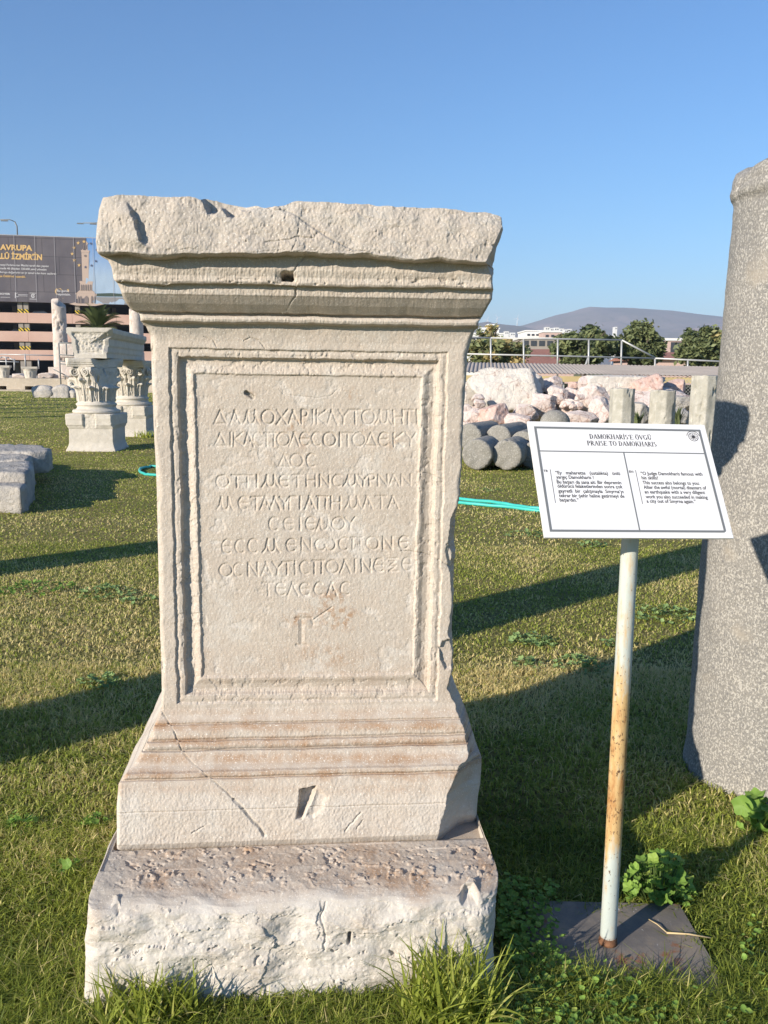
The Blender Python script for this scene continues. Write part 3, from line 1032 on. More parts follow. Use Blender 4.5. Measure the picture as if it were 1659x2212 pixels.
# columns standing beside the photographer's left, seen by their shadows on the grass
LD = np.array([math.sin(SUN_AZ), math.cos(SUN_AZ), 0])
for k, (x, y, r_, hh) in enumerate(((-1.62, 3.66, .30, 3.3), (-3.05, 6.92, .28, 2.4))):
    c = np.array([x, y, 0]) - LD * (2.1 if k == 0 else 2.2)
    granite_column('granite_column', c.tolist(), [(r_ * 1.06, -.05), (r_ * 1.05, .05), (r_, .1), (r_ * .93, hh - .2), (r_ * 1.03, hh - .1), (r_ * .9, hh), (0, hh + .01)],
                   'granite column standing to the left of the carved pedestal, just outside the picture', 21 + k, 'column', 'columns outside the picture', seg=64, rows=60)

# ------------------------------------------------------------------ information sign
SB_YAW, SB_TILT, SB_ROLL, SB_W, SB_H = .1313, .6448, -.0211, .4858, .3369
su = np.array([math.cos(SB_YAW), math.sin(SB_YAW), 0])
sn = np.array([math.sin(SB_YAW), -math.cos(SB_YAW), 0])
sup = math.cos(SB_TILT) * np.array([0, 0, 1]) - math.sin(SB_TILT) * sn
su, sup = su * math.cos(SB_ROLL) + sup * math.sin(SB_ROLL), sup * math.cos(SB_ROLL) - su * math.sin(SB_ROLL)
snn = np.cross(su, sup)                      # out of the face, towards the reader
SBC = np.array([.62145, 2.2272, 1.33393])
SP0 = np.array([.6385, 2.2400, 0])
sign = thing('information_sign', 'white bilingual information board on a rusty post beside the carved pedestal', 'sign', SP0.tolist())


def suv(px, py):
    p = on_plane(px, py, SBC, snn) - SBC
    return p @ su, p @ sup


class Board(G):
    """flat prints on a board: rectangles, outlines and text, lifted off by `lift`"""

    def __init__(s, o, ex, ey, ez):
        super().__init__()
        s.o, s.ex, s.ey, s.ez = o, ex, ey, ez

    def put(s, uv, f, lift=.0006):
        uv = np.asarray(uv, float)
        return s.add(s.o + uv[:, :1] * s.ex + uv[:, 1:2] * s.ey + s.ez * lift, f)

    def rect(s, u0, v0, u1, v1, lift=.0006):
        return s.put([(u0, v0), (u1, v0), (u1, v1), (u0, v1)], np.array([[0, 1, 2, 3]]), lift)

    def line(s, a, b, w, lift=.0006):
        a, b = np.array(a, float), np.array(b, float)
        n = np.array([-(b - a)[1], (b - a)[0]]) / np.hypot(*(b - a)) * w / 2
        return s.put([a - n, b - n, b + n, a + n], np.array([[0, 1, 2, 3]]), lift)

    def poly(s, pts, lift=.0006):
        return s.put(pts, np.arange(len(pts))[None], lift)

    def ring(s, c, r0, r1, a0=0, a1=360, n=40, lift=.0006, sx=1.):
        a = np.radians(np.linspace(a0, a1, n))
        A = np.concatenate([np.stack([c[0] + r * np.cos(a) * sx, c[1] + r * np.sin(a)], 1) for r in (r0, r1)])
        k = np.arange(n - 1)
        return s.put(A, np.stack([k, k + 1, k + 1 + n, k + n], 1)[:, ::-1], lift)

    def text(s, txt, x, y, size, align='LEFT', bold=.0, width=None, lift=.0006, sx=1.):
        V, T = text_geo(txt, bold)
        if len(V) == 0:
            return s
        w = V[:, 0].max()
        k = size
        kx = (width / w) if width else k * sx
        x0 = x - (0 if align == 'LEFT' else w * kx / 2 if align == 'CENTER' else w * kx)
        return s.put(np.stack([x0 + V[:, 0] * kx, y + V[:, 1] * k], 1), T, lift)


def text_geo(txt, bold=.0):
    cu = bpy.data.curves.new('lettering', 'FONT')
    cu.body = txt
    cu.size = 1.
    cu.offset = bold
    cu.resolution_u = 3
    o = bpy.data.objects.new('lettering', cu)
    COL.objects.link(o)
    dg = bpy.context.evaluated_depsgraph_get()
    me = o.evaluated_get(dg).to_mesh()
    me.calc_loop_triangles()
    V = np.array([v.co[:2] for v in me.vertices]).reshape(-1, 2)
    T = np.array([t.vertices[:] for t in me.loop_triangles], int).reshape(-1, 3)
    o.evaluated_get(dg).to_mesh_clear()
    bpy.data.objects.remove(o)
    bpy.data.curves.remove(cu)
    if len(V):
        V[:, 0] -= V[:, 0].min()
    return V, T


# serif capitals for the heading, as thick and thin bars with feet
def serif_caps(txt, H_=1.):
    TK, TN, SF = .17, .065, .05
    out, pen = [], 0.

    def bar(x0, y0, x1, y1, w):
        dx, dy = x1 - x0, y1 - y0
        n = np.array([-dy, dx]) / math.hypot(dx, dy) * w / 2
        return [(x0 - n[0], y0 - n[1]), (x1 - n[0], y1 - n[1]), (x1 + n[0], y1 + n[1]), (x0 + n[0], y0 + n[1])]

    def stem(x):
        return [bar(x, 0, x, 1, TK), bar(x - .16, .02, x + .16, .02, SF), bar(x - .16, .98, x + .16, .98, SF)]

    def bowl(cx, cy, rx_, ry_, a0, a1, n=14):
        q = []
        for i in range(n):
            a, b = math.radians(a0 + (a1 - a0) * i / n), math.radians(a0 + (a1 - a0) * (i + 1) / n)
            def pt(t, s_):
                w = TN + (TK * 1.1 - TN) * abs(math.cos(t))
                return (cx + (rx_ - s_ * w) * math.cos(t), cy + (ry_ - s_ * TN * 1.2) * math.sin(t))
            q.append([pt(a, 0), pt(b, 0), pt(b, 1), pt(a, 1)])
        return q
    for ch in txt:
        q, w = [], .72
        base = {'İ': 'I', 'Ö': 'O', 'Ü': 'U'}.get(ch, ch)
        if base == 'D':
            q, w = stem(.17) + bowl(.25, .5, .50, .5, -90, 90), .80
        elif base == 'A':
            q, w = [bar(.09, .02, .39, .97, TN), bar(.39, .97, .70, .02, TK), bar(.2, .34, .58, .34, TN), bar(-.03, .02, .22, .02, SF), bar(.54, .02, .84, .02, SF)], .80
        elif base == 'M':
            q, w = [bar(.12, .02, .12, .98, TN), bar(.14, .98, .46, .06, TK), bar(.46, .06, .80, .98, TN), bar(.84, .02, .84, .98, TK), bar(0, .02, .26, .02, SF), bar(.68, .02, 1., .02, SF), bar(0, .98, .2, .98, SF), bar(.78, .98, 1., .98, SF)], 1.02
        elif base == 'O':
            q, w = bowl(.40, .5, .38, .51, 0, 360, 26), .82
        elif base == 'K':
            q, w = stem(.17) + [bar(.25, .42, .66, .97, TN), bar(.36, .60, .72, .03, TK), bar(.52, .98, .82, .98, SF), bar(.56, .02, .88, .02, SF)], .84
        elif base == 'H':
            q, w = stem(.17) + stem(.68) + [bar(.2, .5, .66, .5, TN)], .88
        elif base == 'R':
            q, w = stem(.17) + bowl(.30, .74, .34, .26, -90, 90) + [bar(.34, .5, .70, .03, TK), bar(.6, .02, .84, .02, SF)], .80
        elif base == 'P':
            q, w = stem(.17) + bowl(.28, .72, .36, .28, -90, 90), .70
        elif base == 'I':
            q, w = stem(.18), .40
        elif base == 'S':
            q, w = bowl(.30, .74, .25, .26, 50, 260, 10) + bowl(.30, .27, .27, .27, -140, 90, 12), .62
        elif base == 'E':
            q, w = stem(.17) + [bar(.17, .97, .62, .97, TN), bar(.17, .5, .5, .5, TN), bar(.17, .03, .66, .03, TN), bar(.63, .8, .63, 1, SF), bar(.66, 0, .66, .22, SF), bar(.5, .38, .5, .62, SF)], .74
        elif base == 'V':
            q, w = [bar(.10, .97, .41, .02, TK), bar(.41, .02, .70, .97, TN), bar(-.04, .98, .26, .98, SF), bar(.56, .98, .84, .98, SF)], .80
        elif base == 'G':
            q, w = bowl(.40, .5, .38, .51, 45, 330, 20) + [bar(.68, .03, .68, .42, TK), bar(.52, .42, .84, .42, SF)], .86
        elif base == 'U':
            q, w = [bar(.17, .3, .17, .97, TK), bar(.68, .3, .68, .97, TN), bar(.0, .98, .33, .98, SF), bar(.55, .98, .82, .98, SF)] + bowl(.40, .32, .28, .33, 180, 360), .84
        elif base == 'T':
            q, w = [bar(.36, 0, .36, .97, TK), bar(.04, .96, .68, .96, TN * 1.2), bar(.04, .74, .04, 1, SF), bar(.68, .74, .68, 1, SF), bar(.2, .02, .52, .02, SF)], .74
        elif base == "'":
            q, w = [bar(.12, .98, .07, .68, .11)], .26
        elif base == ' ':
            q, w = [], .36
        if ch == 'İ':
            q = q + [bar(.11, 1.15, .25, 1.15, .13)]
        if ch in 'ÖÜ':
            q = q + [bar(.2, 1.15, .33, 1.15, .13), bar(.48, 1.15, .61, 1.15, .13)]
        out += [[(x + pen, y) for x, y in z] for z in q]
        pen += w + .02
    return out, pen


sg = G()
sg.box((0, 0, 0), (1, 1, 1))
bV = np.concatenate(sg.v) * np.array([SB_W, SB_H, .006]) + np.array([0, 0, -.003])
bV = SBC + bV[:, :1] * su + bV[:, 1:2] * sup + bV[:, 2:] * snn - SP0
board = mesh_obj('board', bV, sg.f, M_WHITE, sign)
hw, hh = SB_W / 2, SB_H / 2
ll = SBC - SP0
ink, lin = Board(ll, su, sup, snn), Board(ll, su, sup, snn)
m0, bw = .0155, .0062
for u0, v0, u1, v1 in ((-hw + m0, hh - m0 - bw, hw - m0, hh - m0), (-hw + m0, -hh + m0, hw - m0, -hh + m0 + bw), (-hw + m0, -hh + m0 + bw, -hw + m0 + bw, hh - m0 - bw), (hw - m0 - bw, -hh + m0 + bw, hw - m0, hh - m0 - bw)):
    lin.rect(u0, v0, u1, v1)
vA = suv(1335, 977)[1]
lin.rect(-hw + m0 + bw, vA - .0016, hw - m0 - bw, vA + .0016)
uA = suv(1366, 1070)[0]
lin.rect(uA - .0016, -hh + m0 + bw, uA + .0016, vA - .0016)
lin.build('border', M_LINE, board)
for txt, px, py, pw in (("DAMOKHARİS'E ÖVGÜ", 1341, 949, 134), ('PRAISE TO DAMOKHARIS', 1344, 963.5, 150)):
    q, wd_ = serif_caps(txt)
    a, b = suv(px - pw / 2, py)[0], suv(px + pw / 2, py)[0]
    v = suv(px, py)[1]
    k = (b - a) / wd_
    for z in q:
        ink.poly([(a + x * k, v + y * .0142) for x, y in z])
TR = ['“Ey   maharette   (ustalıkta)   ünlü', 'yargıç Damokharis !', 'Bu başarı da sana ait: Bir depremin', 'öldürücü felaketlerinden sonra çok', 'gayretli  bir  çalışmayla  Smyrna’yı', 'tekrar bir şehir haline getirmeyi de', 'başardın.”']
EN = ['“O Judge Damokharis famous with', 'his skills!', 'This success also belongs to you:', 'After the awful (mortal) disasters of', 'an earthquake with a very diligent', 'work you also succeeded in making', 'a city out of Smyrna again.”']
TRX = [(1198.5, 1024.5, 1338), (1201, 1034, 1282), (1203, 1044.5, 1342), (1204.5, 1053.5, 1345), (1206.5, 1064, 1347), (1208, 1074, 1349), (1210, 1083.5, 1251)]
ENX = [(1383.5, 1026, 1516.5), (1386, 1035.5, 1421), (1388, 1046, 1510), (1391, 1056, 1526), (1393, 1066, 1523), (1395.5, 1076.5, 1529), (1398, 1086, 1504)]
for L, XX in ((TR, TRX), (EN, ENX)):
    us = [suv(x, y) for x, y, _ in XX]
    u0 = float(np.mean([q[0] for q in us]))
    for (u, v), (x, y, x1), txt in zip(us, XX, L):
        ink.text(txt, u0, v, .0140, 'LEFT', .016, width=suv(x1, y)[0] - u)
    v0, v1 = us[0][1] + .014, us[-1][1] - .004
    ink.line((u0 - .012, v1), (u0 - .012, v0), .0013)
    ink.text('TR' if L is TR else 'EN', u0 - .030, v0 - .008, .0095, 'LEFT', .02)
ec = suv(1497.5, 944)
for r0, r1 in ((.0118, .0135),):
    ink.ring(ec, r0, r1)
ink.ring(ec, 0, .0026, n=16)
for k in range(9):                            # the worn coin-like seal
    a = k * .7
    ink.ring((ec[0] + .0062 * math.cos(a), ec[1] + .0062 * math.sin(a)), .0022, .0036, math.degrees(a), math.degrees(a) + 230, 12)
for k in range(24):
    a = math.radians(15 + k * 150 / 23)
    ink.line((ec[0] + .0165 * math.cos(a), ec[1] + .0165 * math.sin(a)), (ec[0] + .0187 * math.cos(a), ec[1] + .0187 * math.sin(a)), .0011 + .0006 * (k % 2))
ink.build('lettering', M_INK, board)
# peeled corner film
pk = Board(ll, su, sup, snn)
pk.poly([(hw - .040, -hh + .001), (hw - .001, -hh + .001), (hw - .004, -hh + .028), (hw - .020, -hh + .016)], .0015)
pk.build('peeled_corner', plain('clear_film', (.80, .80, .79), .15), board)
g = G()
zt = np.linspace(0, 1.245, 40)
g.tube(np.stack([-.012 * (zt - .6) * 0, 0 * zt, zt], 1), .0222, 28)
g.build('pole', M_POLE, sign, True)
g = G()
bc = ll - snn * .012
R3 = np.stack([su, sup, snn], 1)
q = G().box((0, 0, 0), (.12, .10, .006))
g.add(np.concatenate(q.v) @ R3.T + bc, q.f)
g.tube([ll - snn * .015, ll - snn * .03 - np.array([0, 0, .03]), np.array([0, 0, 1.23])], .018, 12)
g.build('bracket', M_GREYPAINT, sign)
pc = [gnd(1135, 1962), gnd(1466, 1970), gnd(1585, 2176), gnd(1140, 2150)]
g = G()
poly = [tuple((p - SP0)[:2]) for p in pc][::-1]
g.prism(poly, (0, 0, .018), np.array([1., 0, 0]), np.array([0, 1., 0]), np.array([0, 0, 1.]), .008)
g.build('base_plate', M_PLATE, sign)
g = G()
g.lathe([(.0262, .0), (.0258, .004), (.0240, .012), (.0226, .02)], 28)
g.v[-1] = g.v[-1] + np.array([0, 0, .026])
g.build('weld_collar', plain('rust', (.17, .085, .045), .85, 0, .5, 60), sign, True)

# ------------------------------------------------------------------ architectural pieces on the lawn at the left


def rough_grid(V, amp, scale, seed):
    n = fbm3(V * scale, 4, seed)
    return V + amp * n[..., None] * np.sign(V - V.mean(0)) * .6


def boxgrid(hx, hy, prof, nper=(40, 30)):
    """a moulded block: prof gives (offset, z) outwards from the half sizes; returns grid V (rows, cols, 3)"""
    p = np.array(prof, float)
    u = np.linspace(-1, 1, nper[0])
    v = np.linspace(-1, 1, nper[1])
    ring = np.concatenate([np.stack([u, -np.ones_like(u)], 1), np.stack([np.ones_like(v), v], 1)[1:], np.stack([-u, np.ones_like(u)], 1)[1:], np.stack([-np.ones_like(v), -v], 1)[1:-1]])
    rows = []
    for o, z in p:
        rows.append(np.stack([ring[:, 0] * (hx + o), ring[:, 1] * (hy + o), np.full(len(ring), z)], 1))
    return np.array(rows), ring


PED_PROF = [(.055, 0), (.05, .03), (.034, .055), (.016, .10), (.008, .13), (0, .17), (0, .435), (.012, .44), (.012, .46), (.022, .465), (.022, .485), (.034, .49), (.040, .51), (.042, .60), (.046, .615), (.046, .70), (.030, .715)]


def pedestal_model(label, group, pedlabel_rough=True):
    t = thing('column_pedestal', label, 'pedestal', (0, 0, 0), 0, group)
    pr = resample(PED_PROF, 90)
    V, ring = boxgrid(.42, .42, pr, (70, 40))
    # a band cut back in the middle of the front cap
    P = V.reshape(-1, 3).copy()
    front = P[:, 1] < -.40
    cut = front & (P[:, 2] > .44) & (P[:, 0] > -.13 + .02 * fbm3(P * 8, 3, 4)) & (P[:, 0] < .11 + .02 * fbm3(P * 8, 3, 5))
    P[cut, 1] = -.425 + .010 * fbm3(P[cut] * 30, 3, 6)
    P = P + .006 * fbm3(P * 9, 4, 2)[:, None] * np.array([1, 1, .2])
    # broken right front corner of the cap
    k = P[:, 0] * .8 - P[:, 1] * .6
    over = np.maximum(k - (.60 + .02 * fbm3(P * 12, 3, 8)), 0) * (P[:, 2] > .42)
    P[:, 0] -= over * .8
    P[:, 1] += over * .6
    nc = V.shape[1]
    mesh_obj('die', P, [gridf(len(pr), nc, True), (np.arange(nc) + (len(pr) - 1) * nc)[None]], M_FARMARBLE, t, True)
    g = G()
    tor = [(.43, .712)] + [(.425 + .030 * math.cos(a), .752 + .034 * math.sin(a)) for a in np.linspace(-1.4, 1.4, 9)] + [(.40, .792), (.385, .800), (.365, .825), (.360, .845), (.372, .858)]
    tor += [(.362 + .026 * math.cos(a), .888 + .026 * math.sin(a)) for a in np.linspace(-1.4, 1.4, 8)] + [(.362, .918), (.352, .925), (.350, .955)]
    g.lathe(tor, 90)
    g.v[0] = g.v[0] + .004 * fbm3(g.v[0] * 12, 3, 12)[:, None] * np.array([1, 1, 0])
    g.build('column_base', M_FARMARBLE, t, True)
    return t


def capital_model(label, broken, group):
    """leafy capital: bell with two rows of acanthus, corner volutes and a hollow-sided slab on top"""
    t = thing('leaf_capital', label, 'capital', (0, 0, 0), 0, group)
    HB, nt, nz = .66, 360, 150
    A, Z = np.meshgrid(np.linspace(0, 2 * math.pi, nt, endpoint=False), np.linspace(0, HB, nz))
    tz = Z / HB
    R = .325 + .02 * tz + .085 * tz ** 4

    def row(k0, hl, wid, out, curl):
        r = np.zeros_like(Z)
        n = 8
        for k in range(n):
            da = (A - (k + k0) * 2 * math.pi / n + math.pi) % (2 * math.pi) - math.pi
            u = da * .36 / wid                         # -1..1 across the leaf
            v = Z / hl
            lob = 1 - .24 * np.abs(np.sin(v * math.pi * 3.2 + np.abs(u) * 1.2))
            shape = np.sqrt(np.clip(1 - v ** 3.2, 0, 1)) * lob * (.80 + .25 * v)
            e = shape - np.abs(u)
            on = ss(0, .12, e)
            rib = .020 * np.exp(-(u / .10) ** 2) - .020 * np.abs(np.sin(np.abs(u) * 9 + v * 2.5)) ** 2 * (np.abs(u) > .12)
            prof_ = out * (.25 + .75 * v ** 1.5) + curl * np.exp(-((v - .90) / .11) ** 2) * np.exp(-(u / .45) ** 2)
            r = np.maximum(r, on * np.where(v <= 1, prof_ + rib + .012 * (1 - u * u), 0))
        return r
    D = np.maximum(row(0., .30, .135, .055, .065), row(.5, .46, .13, .045, .085))
    # stalks running up to the volutes
    for k in range(16):
        a0 = (k + .5) * 2 * math.pi / 16
        da = (A - a0 + math.pi) % (2 * math.pi) - math.pi
        q = da - .16 * (1 if k % 2 else -1) * ss(.3, .62, Z)
        D = np.maximum(D, .05 * ss(.05, .01, np.abs(q) * .36 - .012) * ss(.2, .4, Z) * ss(.66, .60, Z))
    R = R + D + .004 * fbm3(np.stack([np.cos(A) * 6, np.sin(A) * 6, Z * 14], -1), 3, 5)
    P = np.stack([R * np.cos(A), R * np.sin(A), Z], -1).reshape(-1, 3)
    f = [gridf(nz, nt, True), (np.arange(nt) + (nz - 1) * nt)[None]]

    def clip(P):
        if broken:
            n = np.array([.87, -.49, .12])
            d0 = .33
            jag = .018 * fbm3(P * 9, 4, 9)
            over = np.maximum(P @ n - d0 - jag, 0) * ss(.24, .34, P[:, 2])
            P = P - over[:, None] * n
        return P
    mesh_obj('bell', clip(P), f, M_FARMARBLE, t, True)
    g = G()
    for k in range(4):
        a0 = math.pi / 4 + k * math.pi / 2
        for s_ in (-1, 1):
            # corner scroll: a spiral band standing under each corner of the slab
            th = np.linspace(0, 4.0 * math.pi, 60)
            rr = .095 * (1 - th / (4.6 * math.pi))
            rad = np.array([math.cos(a0), math.sin(a0), 0])
            tan = np.array([-math.sin(a0), math.cos(a0), 0])
            C_ = rad * .455 + tan * s_ * .035 + np.array([0, 0, .565])
            P = C_ + (rr * np.cos(th + 2.2))[:, None] * (rad * .9 - tan * s_ * .35) + (rr * np.sin(th + 2.2))[:, None] * np.array([0, 0, 1.])
            P = np.concatenate([[rad * .36 + tan * s_ * .14 + np.array([0, 0, .38])], P])
            g.tube(P, np.linspace(.022, .012, len(P)), 7)
            a1 = a0 + s_ * .62                       # inner scroll
            rad, tan = np.array([math.cos(a1), math.sin(a1), 0]), np.array([-math.sin(a1), math.cos(a1), 0])
            rr = .078 * (1 - th / (4.6 * math.pi))
            C_ = rad * .425 + np.array([0, 0, .56])
            P = C_ + (rr * np.cos(th + 2.2))[:, None] * (tan * s_) + (rr * np.sin(th + 2.2))[:, None] * np.array([0, 0, 1.]) + rad * .02 * (th / 6)[:, None]
            g.tube(np.concatenate([[rad * .37 + tan * s_ * .06 + np.array([0, 0, .40])], P]), np.linspace(.02, .010, 61), 7)
    V = clip(np.concatenate(g.v))
    mesh_obj('scroll', V, g.f, M_FARMARBLE, t, True)
    # hollow-sided slab
    pr = resample([(-.06, .655), (-.03, .66), (-.02, .70), (0, .71), (0, .735), (.015, .745), (.02, .80), (.015, .815), (-.02, .82)], 40)
    V, ring = boxgrid(.47, .47, pr, (48, 48))
    P = V.reshape(-1, 3)
    m = np.maximum(np.abs(P[:, 0]), np.abs(P[:, 1]))
    lo = np.minimum(np.abs(P[:, 0]), np.abs(P[:, 1])) / m
    hol = 1 - .17 * (1 - lo ** 2)
    P = P * np.stack([np.where(np.abs(P[:, 0]) >= np.abs(P[:, 1]), hol, 1), np.where(np.abs(P[:, 1]) > np.abs(P[:, 0]), hol, 1), np.ones(len(P))], 1)
    cr = np.maximum(np.hypot(P[:, 0], P[:, 1]) - .60, 0)
    P[:, :2] *= (1 - cr / np.hypot(P[:, 0], P[:, 1]))[:, None]
    P = clip(P + .006 * fbm3(P * 9, 4, 31)[:, None])
    nc = V.shape[1]
    mesh_obj('abacus', P, [gridf(len(pr), nc, True), np.arange(nc)[::-1][None], (np.arange(nc) + (len(pr) - 1) * nc)[None]], M_FARMARBLE, t, True)
    return t


PEDYAW = math.radians(7)
P1 = gnd(196, 974.5)
P1 = P1 + np.array([0.02, .40, 0])
PV = np.array([-math.sin(PEDYAW), math.cos(PEDYAW), 0])
P2 = P1 + PV * 3.75 + np.array([.10, 0, 0])
ped1 = pedestal_model('pale marble column pedestal with broken cap corner, standing nearest in the lawn', 'pedestals carrying the beam')
ped1.location, ped1.rotation_euler = P1.tolist(), (0, 0, .01)
ped2 = copy_tree(ped1)
ped2.location = P2.tolist()
ped2['label'] = 'marble column pedestal farther back, partly hidden by the inscribed pedestal'
cap1 = capital_model('acanthus leaf capital with its right corner broken flat, on the nearer pedestal', True, 'leaf capitals under the beam')
cap1.location, cap1.rotation_euler = (P1 + np.array([0, 0, .952])).tolist(), (0, 0, .06)
cap2 = capital_model('acanthus leaf capital with both scrolls whole, on the farther pedestal', False, 'leaf capitals under the beam')
cap2.location, cap2.rotation_euler = (P2 + np.array([0, 0, .952])).tolist(), (0, 0, .02)
# the beam lying across both capitals
pr = [(-.30, 0), (.30, 0), (.30, .10), (.318, .115), (.318, .22), (.335, .235), (.335, .37), (.35, .385), (.375, .40), (.41, .46), (.425, .475), (.425, .565), (.405, .575), (-.405, .575), (-.42, .56), (-.425, .47), (-.40, .45), (-.36, .39), (-.335, .37), (-.335, .235), (-.318, .22), (-.318, .115), (-.30, .10)]
pr2 = []
for a, b in zip(pr, pr[1:] + pr[:1]):
    n = max(1, int(math.hypot(b[0] - a[0], b[1] - a[1]) / .02))
    pr2 += [(a[0] + (b[0] - a[0]) * k / n, a[1] + (b[1] - a[1]) * k / n) for k in range(n)]
pr2 = np.array(pr2)
ny_ = 90
yy = np.linspace(-.30, 4.25, ny_)
V = np.stack([np.repeat(pr2[None, :, 0], ny_, 0), np.repeat(yy[:, None], len(pr2), 1), np.repeat(pr2[None, :, 1], ny_, 0)], -1)
V = V + .007 * fbm3(V * 6, 4, 3)[..., None] * np.array([1, .3, 1])
# right front edge is knocked off, with a lump left below
ed = ss(.55, .0, V[..., 1] + .30) * ss(.10, .40, V[..., 0]) * ss(.08, .2, V[..., 2]) * ss(.60, .42, V[..., 2])
V[..., 1] += ed * ss(.18, .34, V[..., 0]) * (.09 + .08 * fbm3(V * 7, 3, 6))
rings = [V.reshape(-1, 3)]
fs = [gridf(ny_, len(pr2), True)]
# front face as a fan of shrinking rings with a pecked recess
k0 = V[0]
cen = np.array([0, 0, .29])
nr_ = 26
fr_ = []
for j in range(1, nr_ + 1):
    r = k0 + (cen - k0) * (j / nr_) * .98
    d = ss(.22, .30, np.full(len(r), j / nr_)) * (.030 + .022 * fbm3(r * 26, 3, 8)) * ss(.07, .11, r[:, 2]) * ss(.50, .46, r[:, 2])
    r = r.copy()
    r[:, 1] = k0[:, 1] * (1 - j / nr_) + (-.30) * (j / nr_) + d
    fr_.append(r)
fr_ = np.concatenate([k0] + fr_)
rings.append(fr_)
nF = len(pr2)
fs.append(gridf(nr_ + 1, nF, True)[:, ::-1] + len(rings[0]))
fs.append((np.arange(nF) + nr_ * nF + len(rings[0]))[None])
fs.append((np.arange(nF) + (ny_ - 1) * nF)[None])
bm = thing('architrave_beam', 'long moulded marble beam lying across the two leaf capitals', 'stone beam', (P1 + np.array([-.02, 0, 1.774])).tolist(), PEDYAW)
mesh_obj('stone', np.concatenate(rings), fs, M_FARMARBLE, bm, True)


# ------------------------------------------------------------------ rocks
def ico(n):
    import bmesh
    b = bmesh.new()
    bmesh.ops.create_icosphere(b, subdivisions=n, radius=1.)
    V = np.array([v.co[:] for v in b.verts])
    Fc = np.array([[v.index for v in f.verts] for f in b.faces])
    b.free()
    return V, Fc


ICO = {n: ico(n) for n in (4, 5)}


def rock_geo(size, seed, facets=9, n=5, rough=.05, sharp=.02, boxy=0.):
    rng = np.random.RandomState(seed)
    V, Fc = ICO[n]
    nr = rng.normal(size=(facets, 3))
    nr /= np.linalg.norm(nr, axis=1)[:, None]
    dd = rng.uniform(.60, .86, facets)
    if boxy:
        ax = np.concatenate([np.eye(3), -np.eye(3)]) + rng.normal(size=(6, 3)) * (1 - boxy) * .35
        nr = np.concatenate([nr, ax / np.linalg.norm(ax, axis=1)[:, None]])
        dd = np.concatenate([dd + .25 * boxy, np.full(6, .68)])
    c = V @ nr.T
    r = np.where(c > .05, dd / np.maximum(c, .05), 9.).min(1) if len(dd) else np.ones(len(V))
    r = np.minimum(r, 1.12)
    r = r + rough * fbm3(V * 2.2 + seed, 5, seed) + sharp * np.abs(fbm3(V * 6 + seed, 4, seed + 1))
    return V * r[:, None] * (np.array(size) / 2), Fc


def rock(name, label, cat, c, size, m, seed, rot=0., tilt=0., group=None, **kw):
    V, Fc = rock_geo(size, seed, **kw)
    if tilt:
        V = V @ np.array([[math.cos(tilt), 0, math.sin(tilt)], [0, 1, 0], [-math.sin(tilt), 0, math.cos(tilt)]]).T
    o = mesh_obj(name, V @ rz(rot).T, Fc, m, None, True)
    o.location = tuple(c)
    return tag(o, label, cat, group)


def pxrock(name, label, cat, x, y, w, h, Y, m, seed, group=None, deep=1., **kw):
    """a rock whose outline fills w by h at (x, y) of the photograph, at distance Y"""
    c = at(x, y, Y)
    s = Y / F * 1.02
    d = (w + h) / 2 * s * deep
    k_ = 1.12 if kw.get('facets', 9) < 3 else 1.42
    return rock(name, label, cat, c, (w * s * k_, d * k_ / 1.12, h * s * k_), m, seed, 0., 0., group, **kw)


# slabs at the left edge of the lawn
LB = 'slabs stacked at the left'


def slab(name, label, poly, z0, z1, m, seed, amp=.06):
    """flat stone: outline in ground coordinates, with worn edges"""
    q = np.array(poly, float)
    pts = []
    for a, b in zip(q, np.roll(q, -1, 0)):
        n = max(2, int(np.hypot(*(b - a)) / .05))
        pts += [a + (b - a) * k / n for k in range(n)]
    pts = np.array(pts)
    cen = pts.mean(0)
    rows = []
    hz = z1 - z0
    for o_, t in ((-.03, 0), (0, .06), (.0, .25), (.0, .5), (0, .75), (-.004, .9), (-.02, .97), (-.045, 1.), (-.12, 1.004), (-.25, 1.0)):
        d = pts - cen
        r = np.linalg.norm(d, axis=1)
        s_ = (r + o_) / r
        rows.append(np.column_stack([cen + d * s_[:, None], np.full(len(pts), z0 + hz * t)]))
    V = np.concatenate(rows)
    n = fbm3(V * 3.5, 5, seed)
    n2 = fbm3(V * 14, 4, seed + 3)
    dirv = np.column_stack([V[:, :2] - cen, np.zeros(len(V))])
    dirv /= np.linalg.norm(dirv, axis=1)[:, None]
    V = V + dirv * (amp * n + .03 * n2)[:, None]
    V[:, 2] += (.022 * n2 + .03 * n) * (V[:, 2] > z0 + .1 * hz)
    k = len(pts)
    o = mesh_obj(name, V - np.array([cen[0], cen[1], z0]), [gridf(len(rows), k, True), (np.arange(k) + (len(rows) - 1) * k)[None]], m, None, True)
    o.location = (cen[0], cen[1], z0)
    return tag(o, label, 'stone slab', LB)


def top_poly(pp, z):
    return [tuple(gnd(x, y, z)[:2]) for x, y in pp]


